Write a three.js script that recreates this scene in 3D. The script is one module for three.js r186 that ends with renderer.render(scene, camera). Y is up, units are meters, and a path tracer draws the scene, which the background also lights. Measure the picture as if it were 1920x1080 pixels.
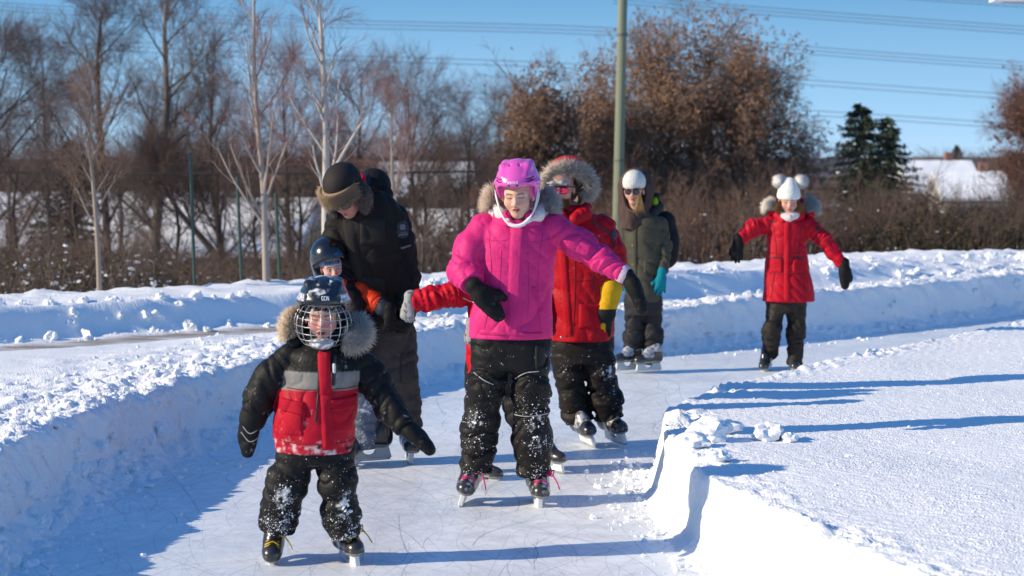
import * as THREE from 'three';
import { mergeGeometries } from 'three/addons/utils/BufferGeometryUtils.js';

// ---------- camera, sky, sun, exposure ----------
const scene = new THREE.Scene();
const FPX = 3733, CAMH = 1.75, PITCH = Math.atan(230 / FPX);
const camera = new THREE.PerspectiveCamera(2 * Math.atan(540 / FPX) * 180 / Math.PI, 16 / 9, 0.3, 6000);
camera.position.set(0, CAMH, 0);
camera.rotation.x = -PITCH;
camera.focus = 10.4;
camera.userData.fStop = 3.5;
const renderer = new THREE.WebGLRenderer({ antialias: true });
renderer.toneMapping = THREE.LinearToneMapping;
renderer.toneMappingExposure = 1.58;
renderer.shadowMap.enabled = true;
renderer.setSize(1024, 576);

const SUN_EL = 23.5 * Math.PI / 180, SUN_AZ = 14.5 * Math.PI / 180;   // light comes from the left, a little from the camera's side
const SUN = new THREE.Vector3(-Math.cos(SUN_EL) * Math.cos(SUN_AZ), Math.sin(SUN_EL), Math.cos(SUN_EL) * Math.sin(SUN_AZ));
const sun = new THREE.DirectionalLight(new THREE.Color().setRGB(1, 0.86, 0.64), 3.5);
sun.position.copy(SUN).multiplyScalar(60).add(new THREE.Vector3(0, 0, -15));
sun.target.position.set(0, 0, -15);
sun.castShadow = true;
Object.assign(sun.shadow.camera, { left: -25, right: 25, top: 25, bottom: -25, near: 1, far: 150 });
sun.shadow.mapSize.set(4096, 4096);
scene.add(sun, sun.target);
{
  const W = 512, H = 512, data = new Float32Array(W * H * 4);
  const stops = [[0, .34, .50, .66], [1.6, .235, .415, .60], [5, .105, .262, .455], [12, .064, .205, .405], [35, .028, .125, .34], [90, .016, .085, .28]];
  for (let j = 0; j < H; j++) for (let i = 0; i < W; i++) {
    const el = ((j + .5) / H - .5) * Math.PI, az = ((i + .5) / W - .5) * 2 * Math.PI;
    const x = Math.cos(el) * Math.cos(az), y = Math.sin(el), z = Math.cos(el) * Math.sin(az);
    const e = Math.max(0, el * 180 / Math.PI);
    let k = 0; while (k < stops.length - 2 && e > stops[k + 1][0]) k++;
    const a = stops[k], b = stops[k + 1], t = Math.min(1, (e - a[0]) / (b[0] - a[0]));
    const s = x * SUN.x + y * SUN.y + z * SUN.z, glow = Math.pow(Math.max(0, s), 14) * .2 + Math.pow(Math.max(0, s), 3) * .02;
    for (let c = 0; c < 3; c++) data[(j * W + i) * 4 + c] = (el < 0 ? [.42, .5, .6][c] : a[c + 1] + (b[c + 1] - a[c + 1]) * t) + (el < 0 ? 0 : glow * [1, .95, .85][c]);
    data[(j * W + i) * 4 + 3] = 1;
  }
  const sky = new THREE.DataTexture(data, W, H, THREE.RGBAFormat, THREE.FloatType);
  sky.mapping = THREE.EquirectangularReflectionMapping; sky.magFilter = THREE.LinearFilter; sky.needsUpdate = true;
  scene.background = sky; scene.environment = sky;
}

// ---------- helpers ----------
function rng(seed) { let a = seed >>> 0; return () => { a = (a + 0x6D2B79F5) | 0; let t = Math.imul(a ^ (a >>> 15), 1 | a); t = (t + Math.imul(t ^ (t >>> 7), 61 | t)) ^ t; return ((t ^ (t >>> 14)) >>> 0) / 4294967296; }; }
const rand = rng(11);
const rr = (a, b, r = rand) => a + (b - a) * r();
const clamp = (x, a = 0, b = 1) => x < a ? a : x > b ? b : x;
const sst = (a, b, x) => { const t = clamp((x - a) / (b - a)); return t * t * (3 - 2 * t); };
const mix = (a, b, t) => a + (b - a) * t;
const mix3 = (a, b, t) => [mix(a[0], b[0], t), mix(a[1], b[1], t), mix(a[2], b[2], t)];
const V = (x, y, z) => new THREE.Vector3(x, y, z);
const P8 = new Uint8Array(512), GR = new Float32Array(256 * 3);
{ const r = rng(5), p = [...Array(256).keys()]; for (let i = 255; i > 0; i--) { const j = (r() * (i + 1)) | 0; [p[i], p[j]] = [p[j], p[i]]; } for (let i = 0; i < 512; i++) P8[i] = p[i & 255];
  for (let i = 0; i < 256; i++) { const a = r() * 6.283, z = r() * 2 - 1, q = Math.sqrt(1 - z * z); GR[i * 3] = q * Math.cos(a); GR[i * 3 + 1] = q * Math.sin(a); GR[i * 3 + 2] = z; } }
function n3(x, y, z) {                                                  // gradient noise, about -1..1
  const X = Math.floor(x), Y = Math.floor(y), Z = Math.floor(z); x -= X; y -= Y; z -= Z;
  const u = x * x * x * (x * (x * 6 - 15) + 10), v = y * y * y * (y * (y * 6 - 15) + 10), w = z * z * z * (z * (z * 6 - 15) + 10);
  const x0 = X & 255, x1 = (X + 1) & 255, y0 = Y & 255, y1 = (Y + 1) & 255, z0 = Z & 255, z1 = (Z + 1) & 255;
  const g = (a, b, c, dx, dy, dz) => { const i = P8[P8[P8[a] + b] + c] * 3; return GR[i] * dx + GR[i + 1] * dy + GR[i + 2] * dz; };
  const l = (a, b, t) => a + (b - a) * t;
  return 1.5 * l(l(l(g(x0, y0, z0, x, y, z), g(x1, y0, z0, x - 1, y, z), u), l(g(x0, y1, z0, x, y - 1, z), g(x1, y1, z0, x - 1, y - 1, z), u), v),
    l(l(g(x0, y0, z1, x, y, z - 1), g(x1, y0, z1, x - 1, y, z - 1), u), l(g(x0, y1, z1, x, y - 1, z - 1), g(x1, y1, z1, x - 1, y - 1, z - 1), u), v), w);
}
const fbm = (x, y, z, o = 4) => { let s = 0, a = .5; for (let i = 0; i < o; i++) { s += a * n3(x, y, z); x = x * 2.03 + 7.1; y = y * 2.03 + 3.7; z = z * 2.03 + 1.3; a *= .5; } return s; };
const bil = (x, y, z, o = 3) => { let s = 0, a = .5; for (let i = 0; i < o; i++) { s += a * Math.abs(n3(x, y, z)); x = x * 2.1 + 5.1; y = y * 2.1 + 2.7; z = z * 2.1 + 9.3; a *= .5; } return s; };
// a place seen at a point of the photograph (1920 x 1080), D metres in front
function at(px, py, D) {
  const cx = (px - 960) / FPX, cy = -(py - 540) / FPX, c = Math.cos(PITCH), s = Math.sin(PITCH);
  const y = cy * c - s, z = -cy * s - c, k = -D / z;
  return V(cx * k, CAMH + y * k, -D);
}
function ground(px, py, h = 0) { const a = at(px, py, 1), k = (h - CAMH) / (a.y - CAMH); return V(a.x * k, h, -k); }

const used = {};
function numbered(name) { const k = used[name] = (used[name] ?? -1) + 1; return k ? `${name}_${String(k).padStart(3, '0')}` : name; }
function tag(o, label, category, group, kind) { if (label) o.userData.label = label; if (category) o.userData.category = category; if (group) o.userData.group = group; if (kind) o.userData.kind = kind; return o; }
function base(name, p, label, category, group, kind) { const g = new THREE.Group(); g.name = numbered(name); g.position.copy(p); scene.add(g); return tag(g, label, category, group, kind); }
function part(name, geo, m, parent) { const o = new THREE.Mesh(geo, m); o.name = name; o.castShadow = o.receiveShadow = true; parent.add(o); return o; }
function top(name, geo, m, label, category, group, kind) { const o = part(numbered(name), geo, m, scene); return tag(o, label, category, group, kind); }

class Acc {                                                             // collects triangles with normals and vertex colours
  constructor() { this.p = []; this.n = []; this.c = []; this.u = []; this.i = []; }
  v(x, y, z, nx, ny, nz, c, u = 0, w = 0) { this.p.push(x, y, z); this.n.push(nx, ny, nz); if (c) this.c.push(c[0], c[1], c[2]); this.u.push(u, w); return this.p.length / 3 - 1; }
  tube(pts, rad, sides = 5, col, cap = false) {                         // pts: Vector3[], rad: number[]
    const N = pts.length, t = V(), a = V(), b = V(), up = V(0, 1, 0); let first = this.p.length / 3;
    for (let k = 0; k < N; k++) {
      t.subVectors(pts[Math.min(N - 1, k + 1)], pts[Math.max(0, k - 1)]).normalize();
      a.crossVectors(Math.abs(t.y) > .9 ? V(1, 0, 0) : up, t).normalize(); b.crossVectors(t, a);
      const c = typeof col === 'function' ? null : (Array.isArray(col?.[0]) ? col[k] : col);
      for (let s = 0; s < sides; s++) { const w = s / sides * 6.28319, ca = Math.cos(w), sa = Math.sin(w), nx = a.x * ca + b.x * sa, ny = a.y * ca + b.y * sa, nz = a.z * ca + b.z * sa, p = pts[k];
        this.v(p.x + nx * rad[k], p.y + ny * rad[k], p.z + nz * rad[k], nx, ny, nz, c ?? (col ? col(p, nx, ny, nz, k) : null), s / sides, k); }
    }
    for (let k = 0; k < N - 1; k++) for (let s = 0; s < sides; s++) { const A = first + k * sides + s, B = first + k * sides + (s + 1) % sides; this.i.push(A, B, A + sides, B, B + sides, A + sides); }
    if (cap) for (const k of [0, N - 1]) for (let s = 1; s < sides - 1; s++) { const o = first + k * sides; k ? this.i.push(o, o + s, o + s + 1) : this.i.push(o, o + s + 1, o + s); }
    return this;
  }
  tri(a, b, c, col, n) { n ??= V().subVectors(b, a).cross(V().subVectors(c, a)).normalize(); const k = this.p.length / 3; for (const q of [a, b, c]) this.v(q.x, q.y, q.z, n.x, n.y, n.z, col); this.i.push(k, k + 1, k + 2); }
  quad(a, b, c, d, col) { const n = V().subVectors(b, a).cross(V().subVectors(d, a)).normalize(), k = this.p.length / 3; for (const [q, u, w] of [[a, 0, 0], [b, 1, 0], [c, 1, 1], [d, 0, 1]]) this.v(q.x, q.y, q.z, n.x, n.y, n.z, col, u, w); this.i.push(k, k + 1, k + 2, k, k + 2, k + 3); }
  geo() { const g = new THREE.BufferGeometry(); g.setAttribute('position', new THREE.Float32BufferAttribute(this.p, 3)); g.setAttribute('normal', new THREE.Float32BufferAttribute(this.n, 3)); g.setAttribute('uv', new THREE.Float32BufferAttribute(this.u, 2)); if (this.c.length) g.setAttribute('color', new THREE.Float32BufferAttribute(this.c, 3)); g.setIndex(this.i); return g; }
}
function noiseTex(n, f, { srgb = false, rx = 1, ry = 1 } = {}) {        // grey texture from f(u, v) in 0..1, tiling is the caller's business
  const d = new Uint8Array(n * n * 4);
  for (let j = 0; j < n; j++) for (let i = 0; i < n; i++) { const v = f(i / n, j / n), k = (j * n + i) * 4; if (Array.isArray(v)) { for (let c = 0; c < 3; c++) d[k + c] = clamp(v[c]) * 255; } else d[k] = d[k + 1] = d[k + 2] = clamp(v) * 255; d[k + 3] = 255; }
  const t = new THREE.DataTexture(d, n, n); t.wrapS = t.wrapT = THREE.RepeatWrapping; t.magFilter = THREE.LinearFilter; t.minFilter = THREE.LinearMipmapLinearFilter; t.generateMipmaps = true; if (srgb) t.colorSpace = THREE.SRGBColorSpace; t.repeat.set(rx, ry); t.needsUpdate = true; return t;
}
// noise that tiles over 0..1: a walk on two circles, blended for lightness
const tileN = (u, v, f, o = 4, s = 0) => { const B = (uu, vv) => fbm(uu * f + s, vv * f + s * 1.7, s, o); const a = u, b = v; return B(a, b) * (1 - a) * (1 - b) + B(a - 1, b) * a * (1 - b) + B(a, b - 1) * (1 - a) * b + B(a - 1, b - 1) * a * b; };
const std = (r, g, b, o = {}) => new THREE.MeshStandardMaterial({ color: new THREE.Color().setRGB(r, g, b), roughness: .85, ...o });
const vmat = (o = {}) => new THREE.MeshStandardMaterial({ vertexColors: true, roughness: .9, ...o });
// ---------- ice and snow ----------
const snowBump = noiseTex(1024, (u, v) => { const a = tileN(u, v, 90, 2, 3.1), b = tileN(u, v, 26, 3, 8.2), c = tileN(u, v, 7, 2, 1.2); return .5 + a * .55 + b * .5 + c * .3; });
const snowMat = new THREE.MeshPhysicalMaterial({ color: 0xffffff, vertexColors: true, roughness: .82, specularIntensity: .35, bumpMap: snowBump, bumpScale: .009 });
const SNOW = [.90, .905, .915];
// edges of the cleared ice path: [x, distance]
const LEFT = [[-1.9, -3], [-2.0, 0], [-2.08, 4], [-2.1, 7], [-2.08, 8.9], [-2.04, 10.2], [-1.94, 11.2], [-1.78, 12.1], [-1.57, 13.1], [-1.18, 14.5], [-.52, 16], [.25, 17.2], [1.4, 18.15], [2.4, 19.2], [3.5, 20.3], [4.6, 21.5], [6, 23.2], [8, 25.6], [11, 29]];
const RIGHT = [[2.2, -3], [1.75, 2], [1.4, 5], [1.15, 6.9], [.88, 7.9], [.75, 8.6], [.69, 9.2], [.66, 10.2], [.72, 11], [.86, 11.9], [1.15, 12.55], [1.5, 13.35], [2.05, 14.3], [2.86, 15.6], [4.7, 18.5], [7, 21.7], [10, 25.5]];
function stations(pts, step) {
  const c = new THREE.CatmullRomCurve3(pts.map(([x, d]) => V(x, 0, -d)), false, 'centripetal'), L = c.getLength(), out = []; c.arcLengthDivisions = 600; c.updateArcLengths();
  for (let s = 0; s < L;) { const p = c.getPointAt(s / L), t = c.getTangentAt(s / L); out.push({ p, t, s }); const d = Math.max(7, -p.z); s += step * d; }
  return out;
}
// plateau beside the path: field, sunken road, second bank, embankment that falls away
const roadD = x => 16.9 + (x + 4.3) * .86 - .016 * Math.max(0, x - 1) ** 2 * 3;
function field(x, z) {
  const d = -z, q = d - roadD(x);                                       // q = 0 is the crest of the second bank
  const lump = bil(x * 2.2, 1, z * 2.2, 3) * .12 + fbm(x * 9, 4, z * 9, 3) * .03;
  let h = .34 + .03 * fbm(x * .6, 2, z * .6, 3);
  h += sst(-2.2, -1.75, q) * -.07 * sst(4.5, 2.5, x);                                      // the road
  h += sst(-.5 + .1 * n3(x, 3, z), -.1 + .1 * n3(x * 1.3, 9, z), q) * (.27 + lump * .55);
  h += sst(-.9, -.5, q) * sst(-.3, -.6, q) * lump * .9;
  h += sst(.2, 2.2, q) * (.02 + .8 * (lump - .05));
  const drop = Math.max(0, q - 2.0); h -= drop * .18 + Math.min(4.2, drop * drop * .35);
  return h;
}
const roadDirt = (x, z) => { const q = -z - roadD(x); return sst(3.5, 1.5, x) * sst(-1.75, -1.5, q) * sst(-.62, -.85, q) * clamp(.75 + 1.2 * fbm(x * 1.5, 6, z * 5, 3)); };
function sweep(st, us, place, color, flip) {
  const M = us.length, N = st.length, pos = new Float32Array(N * M * 3), col = new Float32Array(N * M * 3), uv = new Float32Array(N * M * 2), idx = [];
  for (let i = 0; i < N; i++) for (let j = 0; j < M; j++) { const q = place(st[i], us[j]), k = i * M + j; pos.set(q, k * 3); const c = color(q[0], q[1], q[2], us[j]); col.set(c, k * 3); uv[k * 2] = q[0] + q[1] * .6; uv[k * 2 + 1] = q[2] + q[1] * .8; }
  for (let i = 0; i < N - 1; i++) for (let j = 0; j < M - 1; j++) { const a = i * M + j; if (flip) idx.push(a, a + M, a + 1, a + 1, a + M, a + M + 1); else idx.push(a, a + 1, a + M, a + 1, a + M + 1, a + M); }
  const g = new THREE.BufferGeometry(); g.setAttribute('position', new THREE.BufferAttribute(pos, 3)); g.setAttribute('color', new THREE.BufferAttribute(col, 3)); g.setAttribute('uv', new THREE.BufferAttribute(uv, 2)); g.setIndex(idx); g.computeVertexNormals(); return g;
}
const geomSteps = (list) => { const out = []; for (const [a, b, step0, step1] of list) { let u = a; while (u < b - 1e-6) { out.push(u); const t = (u - a) / (b - a); u += mix(step0, step1, t); } } out.push(list[list.length - 1][1]); return out; };
let leftGeo, rightGeo;
const leftSurf = (p, t, s, u) => {                                      // point of the left bank: u metres outwards from the foot
  const nx = t.z, nz = -t.x;                                            // outward, away from the path
  const far = sst(20, 26, s), H = .37 + .05 * far + .035 * fbm(s * .5, 7, 0, 2), w = .10 + .05 * n3(s * .8, 4, 2);
  let x = p.x + nx * u, z = p.z + nz * u, h;
  const foot = .10 + .05 * n3(s * 1.1, 1, 5), lump = bil(x * 7, 2, z * 7, 3), f0 = .26 + .06 * n3(s * 1.7, 8, 8);
  if (u < f0) { const k = u / f0; h = foot * k * k + bil(x * 8 + 3, s * 2, z * 8, 3) * .17 * Math.min(1, k * 1.6) - .03; }
  else if (u < f0 + w) { const k = (u - f0) / w; h = mix(foot, H, k * (1.6 - .6 * k)); }
  else h = H;
  const wallish = sst(f0 - .1, f0 + w * .5, u) * sst(f0 + w + .25, f0 + w, u);
  const bump = fbm(s * 4, h * 8, 3, 3) * .07 + (bil(s * 8, h * 11, 9, 3) - .2) * .15;
  x -= nx * bump * wallish; z -= nz * bump * wallish;
  const o = u - f0 - w, crest = sst(-.06, .05, o);
  if (crest > 0) {
    const band = sst(1.9, .2, o), d = Math.max(0, o);
    const rim = (lump - .2) * .115 * band + fbm(x * 24, 5, z * 24, 2) * .035 * (.3 + band) + .035 * band * Math.exp(-d * 3) + (bil(x * 2.6, 7, z * 2.6, 2) - .2) * .1 * sst(2.4, .6, o);
    const F = field(x, z), target = mix(H, F, sst(.1, 1.6, d));
    h = mix(h, target + rim, crest);
  }
  return [x, h, z];
};
{
  const st = stations(LEFT, .0026).filter(q => q.p.z < -1.5 || q.s * 3 % 1 < .2);
  const us = geomSteps([[-.02, .7, .0155, .018], [.7, 1.8, .02, .045], [1.8, 9, .07, .11], [9, 16, .16, .5]]);
  leftGeo = sweep(st, us, (q, u) => leftSurf(q.p, q.t, q.s, u), (x, y, z) => mix3(SNOW, [.2, .155, .115], roadDirt(x, z) * .95), true);
  top('snow_field', leftGeo, snowMat, 'white snow bank and flat snow field left of and behind the ice path', 'snow', null, 'structure');
}
const rightSurf = (p, s, u) => {
  const H = .325 + .03 * fbm(s * .4, 3, 3, 2) + .02 * sst(14.5, 9, -p.z), nick = sst(-.14, -.02, -(Math.abs(p.z + 9.35) - .14));
  const f0 = (.10 + .06 * fbm(s * .9, 2, 7, 2)) * (1 + .5 * sst(-10.2, -9.0, p.z)), w = .05 + .03 * sst(-9.4, -8.6, p.z);
  let x = p.x + u, z = p.z + .2 * u, h;
  const foot = .06 + .05 * bil(s * 2, 1, 5, 2);
  if (u < f0) { const k = u / f0; h = foot * k * k + bil(x * 12, 3, z * 12, 3) * .05 * Math.min(1, 3 * k) - .012; }
  else if (u < f0 + w) h = mix(foot, H, (u - f0) / w);
  else h = H;
  const o = u - f0 - w, wallish = sst(-w - .06, -w * .4, o) * sst(.06, 0, o);
  const slab = Math.floor(s * 2.3 + .35 * n3(h * 5, s * .5, 3)), cutIn = ((Math.imul(slab + 17, 2654435761) >>> 8) % 1000 / 1000 - .5) * .075;
  x += cutIn * wallish + (fbm(s * 4, h * 6, 11, 3) * .04 + fbm(s * 15, h * 15, 1, 2) * .012) * wallish;
  const crest = sst(-.03, .03, o), d = Math.max(0, o);
  h += crest * ((bil(x * 8, 2, z * 8, 3) - .16) * .16 * sst(.34, .02, d) * (.35 + .9 * sst(-.1, .45, n3(s * 1.1, 5, 5))) + fbm(x * 30, 6, z * 30, 2) * .011 + fbm(x * .8, 2, z * .8, 2) * .035 + Math.min(d, 6) * .006);
  return [x, h, z];
};
{
  const st = stations(RIGHT, .0026);
  const us = geomSteps([[-.02, .5, .012, .014], [.5, 3.2, .02, .045], [3.2, 14, .1, .8]]);
  rightGeo = sweep(st, us, (q, u) => rightSurf(q.p, q.s, u), () => SNOW);
  top('snow_bank', rightGeo, snowMat, 'smooth white snow bank with a cut edge right of the ice path', 'snow', null, 'structure');
}
// ice
{
  const n = 2048, cv = document.createElement('canvas'); cv.width = cv.height = n; const c = cv.getContext('2d'), r = rng(77);
  c.fillStyle = 'rgb(234,238,241)'; c.fillRect(0, 0, n, n);
  const img = c.getImageData(0, 0, n, n), d = img.data, G = 512, ga = new Float32Array(G * G), gb = new Float32Array(G * G);
  for (let j = 0; j < G; j++) for (let i = 0; i < G; i++) { ga[j * G + i] = tileN(i / G, j / G, 6, 3, 2.2); gb[j * G + i] = tileN(i / G, j / G, 60, 2, 5.2); }
  const bl = (A, x, y) => { const X = x | 0, Y = y | 0, u = x - X, v = y - Y, x1 = (X + 1) % G, y1 = (Y + 1) % G; return mix(mix(A[Y * G + X], A[Y * G + x1], u), mix(A[y1 * G + X], A[y1 * G + x1], u), v); };
  for (let j = 0; j < n; j++) for (let i = 0; i < n; i++) { const k = (j * n + i) * 4, s = bl(ga, i / 4, j / 4) * 40 + bl(gb, i / 4, j / 4) * 30; d[k] += s * 1.05; d[k + 1] += s; d[k + 2] += s * .85; }
  c.putImageData(img, 0, 0);
  for (let k = 0; k < 2600; k++) {                                        // skate cuts: long shallow arcs
    const dark = r() < .58; c.strokeStyle = dark ? `rgba(120,134,152,${.15 + r() * .35})` : `rgba(238,242,248,${.15 + r() * .35})`; c.lineWidth = .7 + r() * r() * 2.2;
    const x = r() * n, y = r() * n, a = (r() < .65 ? Math.PI / 2 + (r() - .5) * 1.1 : r() * 6.28), L = 60 + r() * 520, b = (r() - .5) * L * .5, ex = x + Math.cos(a) * L, ey = y + Math.sin(a) * L, mx = (x + ex) / 2 - Math.sin(a) * b, my = (y + ey) / 2 + Math.cos(a) * b;
    for (const [ox, oy] of [[0, 0], [-n, 0], [0, -n], [-n, -n]]) { c.beginPath(); c.moveTo(x + ox, y + oy); c.quadraticCurveTo(mx + ox, my + oy, ex + ox, ey + oy); c.stroke(); }
  }
  const map = new THREE.CanvasTexture(cv); map.colorSpace = THREE.SRGBColorSpace; map.wrapS = map.wrapT = THREE.RepeatWrapping; map.repeat.set(1 / 5, 1 / 5); map.anisotropy = 8;
  const rough = noiseTex(512, (u, v) => .42 + tileN(u, v, 12, 4, 4.4) * .35, { rx: 1 / 3, ry: 1 / 3 });
  const bump = noiseTex(1024, (u, v) => .5 + tileN(u, v, 14, 3, 6.1) * .5 + tileN(u, v, 120, 2, 2.4) * .35, { rx: 1 / 2.5, ry: 1 / 2.5 });
  const m = new THREE.MeshPhysicalMaterial({ map, roughness: 1, roughnessMap: rough, bumpMap: bump, bumpScale: .004, specularIntensity: .6 });
  // only the strip that the path needs: between the banks, tucked under both
  const L = stations(LEFT, .012), Rg = new THREE.CatmullRomCurve3(RIGHT.map(([x, d]) => V(x, 0, -d)), false, 'centripetal'), a = new Acc();
  for (let i = 0; i < L.length; i++) { const q = Rg.getPointAt(i / (L.length - 1)), l = V(L[i].p.x + L[i].t.z * .5, 0, L[i].p.z - L[i].t.x * .5), rgt = V(q.x + .5, 0, q.z + .1); for (const k of [0, 1]) { const w = k ? rgt : l; a.v(w.x, 0, w.z, 0, 1, 0, null, w.x, w.z); } if (i) a.i.push(2 * i - 2, 2 * i - 1, 2 * i, 2 * i - 1, 2 * i + 1, 2 * i); }
  top('ice_path', a.geo(), m, 'pale grey skating path of scratched ice curving between the banks', 'ice', null, 'structure');
}
// lumps of broken snow
function lumpGeo(seed) { const g = new THREE.IcosahedronGeometry(1, 3), p = g.attributes.position; for (let i = 0; i < p.count; i++) { const x = p.getX(i), y = p.getY(i), z = p.getZ(i), k = 1 + .45 * n3(x * 1.2 + seed, y * 1.2, z * 1.2) + .22 * n3(x * 3 + seed, y * 3, z * 3) + .1 * n3(x * 7, y * 7 + seed, z * 7); p.setXYZ(i, x * k, y * k * .8, z * k); } g.computeVertexNormals(); return g; }
const plainSnow = new THREE.MeshPhysicalMaterial({ color: new THREE.Color().setRGB(...SNOW), roughness: .85, specularIntensity: .3 });
{
  const r = rng(909), Ls = stations(LEFT, .0021).filter(q => q.p.z < -6), Rs = stations(RIGHT, .0019).filter(q => q.p.z < -5.5), M = [];
  const put = (x, y, z, s) => M.push(new THREE.Matrix4().compose(V(x, y, z), new THREE.Quaternion().setFromEuler(new THREE.Euler(r() * 6, r() * 6, r() * 6)), V(s * rr(.7, 1.3, r), s * rr(.6, 1.1, r), s * rr(.7, 1.3, r))));
  for (let k = 0; k < 1300; k++) { const q = Ls[(r() * Ls.length) | 0], u = (r() < .6 ? r() * .3 : -Math.abs(r() * r() * .55)), [x, y, z] = u > 0 ? leftSurf(q.p, q.t, q.s, u) : [q.p.x + q.t.z * u, 0, q.p.z - q.t.x * u]; put(x, y + .002, z, (u > 0 ? .009 + .04 * r() ** 3 : .004 + .016 * r() ** 4)); }
  for (let k = 0; k < 2600; k++) { const q = Ls[(r() * Ls.length) | 0], [x, y, z] = leftSurf(q.p, q.t, q.s, .42 + r() * r() * 1.7); put(x, y, z, .006 + .022 * r() ** 3); }
  for (let k = 0; k < 900; k++) { const q = Rs[(r() * Rs.length) | 0], u = r() < .4 ? r() * .12 : -Math.abs(r() * r() * .3) , [x, y, z] = u > 0 ? rightSurf(q.p, q.s, u) : [q.p.x + u, 0, q.p.z]; put(x, y, z, .004 + .02 * r() ** 4); }
  for (let k = 0; k < 150; k++) { const z = -rr(9.6, 11.6, r), x = .76 - r() * r() * .4; put(x, .003, z, .004 + .017 * r() ** 3); }
  for (let k = 0; k < 4200; k++) { const q = Rs[(r() * Rs.length) | 0], [x, y, z] = rightSurf(q.p, q.s, .25 + 3.4 * r()); put(x, y - .001, z, .0025 + .006 * r() ** 4); }
  for (let k = 0; k < 500; k++) { const x = rr(-7, 8, r), z = -roadD(x) + rr(-.3, .8, r); put(x, field(x, z), z, .01 + .06 * r() ** 3); }
  const im = new THREE.InstancedMesh(lumpGeo(3), plainSnow, M.length); M.forEach((m, i) => im.setMatrixAt(i, m)); im.name = 'snow_crumbs'; im.castShadow = im.receiveShadow = true; tag(im, 'crumbs of broken snow scattered along the banks', 'snow', null, 'stuff'); scene.add(im);
  const blocks = [[65, 1008, .062, 0, 'large round snow chunk on the ice at the foot of the left bank', 1], [230, 912, .035, 0, 'small snow chunk beside the large one at the left bank foot', 2], [358, 846, .03, 0, 'grey snow chunk on shaded ice left of the front child', 4], [280, 914, .022, 0, 'little snow chunk lying alone on the shaded ice', 3],
    [1330, 818, .1, .37, 'big broken snow block on top of the right bank edge', 5], [1368, 806, .055, .36, 'jagged snow piece behind the big block on the right bank', 6], [1442, 820, .075, .36, 'low heap of snow right of the big block on the bank', 7], [1480, 826, .045, .35, 'small snow piece at the right end of the heap', 8], [1300, 838, .08, .35, 'upright snow slab at the cut corner of the right bank', 9], [1650, 1028, .018, .35, 'dark-shadowed snow lump on the near right bank', 10], [1345, 862, .05, .36, 'snow lump on the corner of the right bank', 12]];
  for (const [px, py, s, h, label, seed] of blocks) { const g = lumpGeo(seed * 13.7), o = top('snow_chunk', g, plainSnow, label, 'snow chunk', 'chunks of snow on the banks'); o.position.copy(ground(px, py, h)); o.position.y += s * .3; o.scale.set(s * 1.25, s * .8, s); o.rotation.y = seed; }
}
// ---------- land, houses and trees behind ----------
{
  const a = new Acc(), g = (x, z) => { const d = -z; return -3.9 - .008 * (d - 30) + .5 * n3(x * .05, 1, z * .05) + .14 * n3(x * .4, 2, z * .4); };
  const zs = geomSteps([[12, 60, 1, 2], [60, 400, 4, 40], [400, 3000, 100, 600]]), xs = []; for (let x = -3; x <= 3.001; x += .06) xs.push(x);
  zs.forEach((d, i) => xs.forEach((k, j) => { const x = k * (14 + d * .4), w = d > 300 ? .35 : clamp(.62 + .9 * n3(x * .12, 4, d * .12)); a.v(x, d > 300 ? Math.min(g(x, -d), -6.6) : g(x, -d), -d, 0, 1, 0, mix3([.16, .13, .10], SNOW, w)); if (i && j) { const M = xs.length, q = i * M + j; a.i.push(q - M - 1, q - M, q - 1, q - M, q, q - 1); } }));
  const geo = a.geo(); geo.computeVertexNormals(); if (geo.attributes.normal.getY(0) < 0) { const id = geo.index.array; for (let k = 0; k < id.length; k += 3) [id[k], id[k + 1]] = [id[k + 1], id[k]]; geo.computeVertexNormals(); }
  top('ground', geo, vmat(), 'low snowy ground beyond the embankment', 'ground', null, 'structure');
  // wooded ridges far away
  const h = new Acc();
  for (const [D, y0, amp, col] of [[900, 5.2, 1.6, [.11, .10, .13]], [520, -1.2, 2.2, [.13, .10, .10]]]) for (let i = 0; i <= 260; i++) {
    const x = (i / 260 - .5) * D * 1.6, y = y0 + amp * fbm(x * 6 / D, D, 1, 4) + .5 * n3(x * 60 / D, 3, D), k = h.p.length / 3;
    h.v(x, -12, -D + 40, 0, .6, .8, col); h.v(x, y * .55 - 2, -D + 15, 0, .7, .7, col); h.v(x, y, -D, 0, .9, .4, col);
    if (i) for (const s of [0, 1]) h.i.push(k + s - 3, k + s, k + s - 2, k + s, k + s + 1, k + s - 2);
  }
  top('hills', h.geo(), vmat(), 'dark wooded ridge along the horizon', 'hills', null, 'structure');
}
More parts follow.
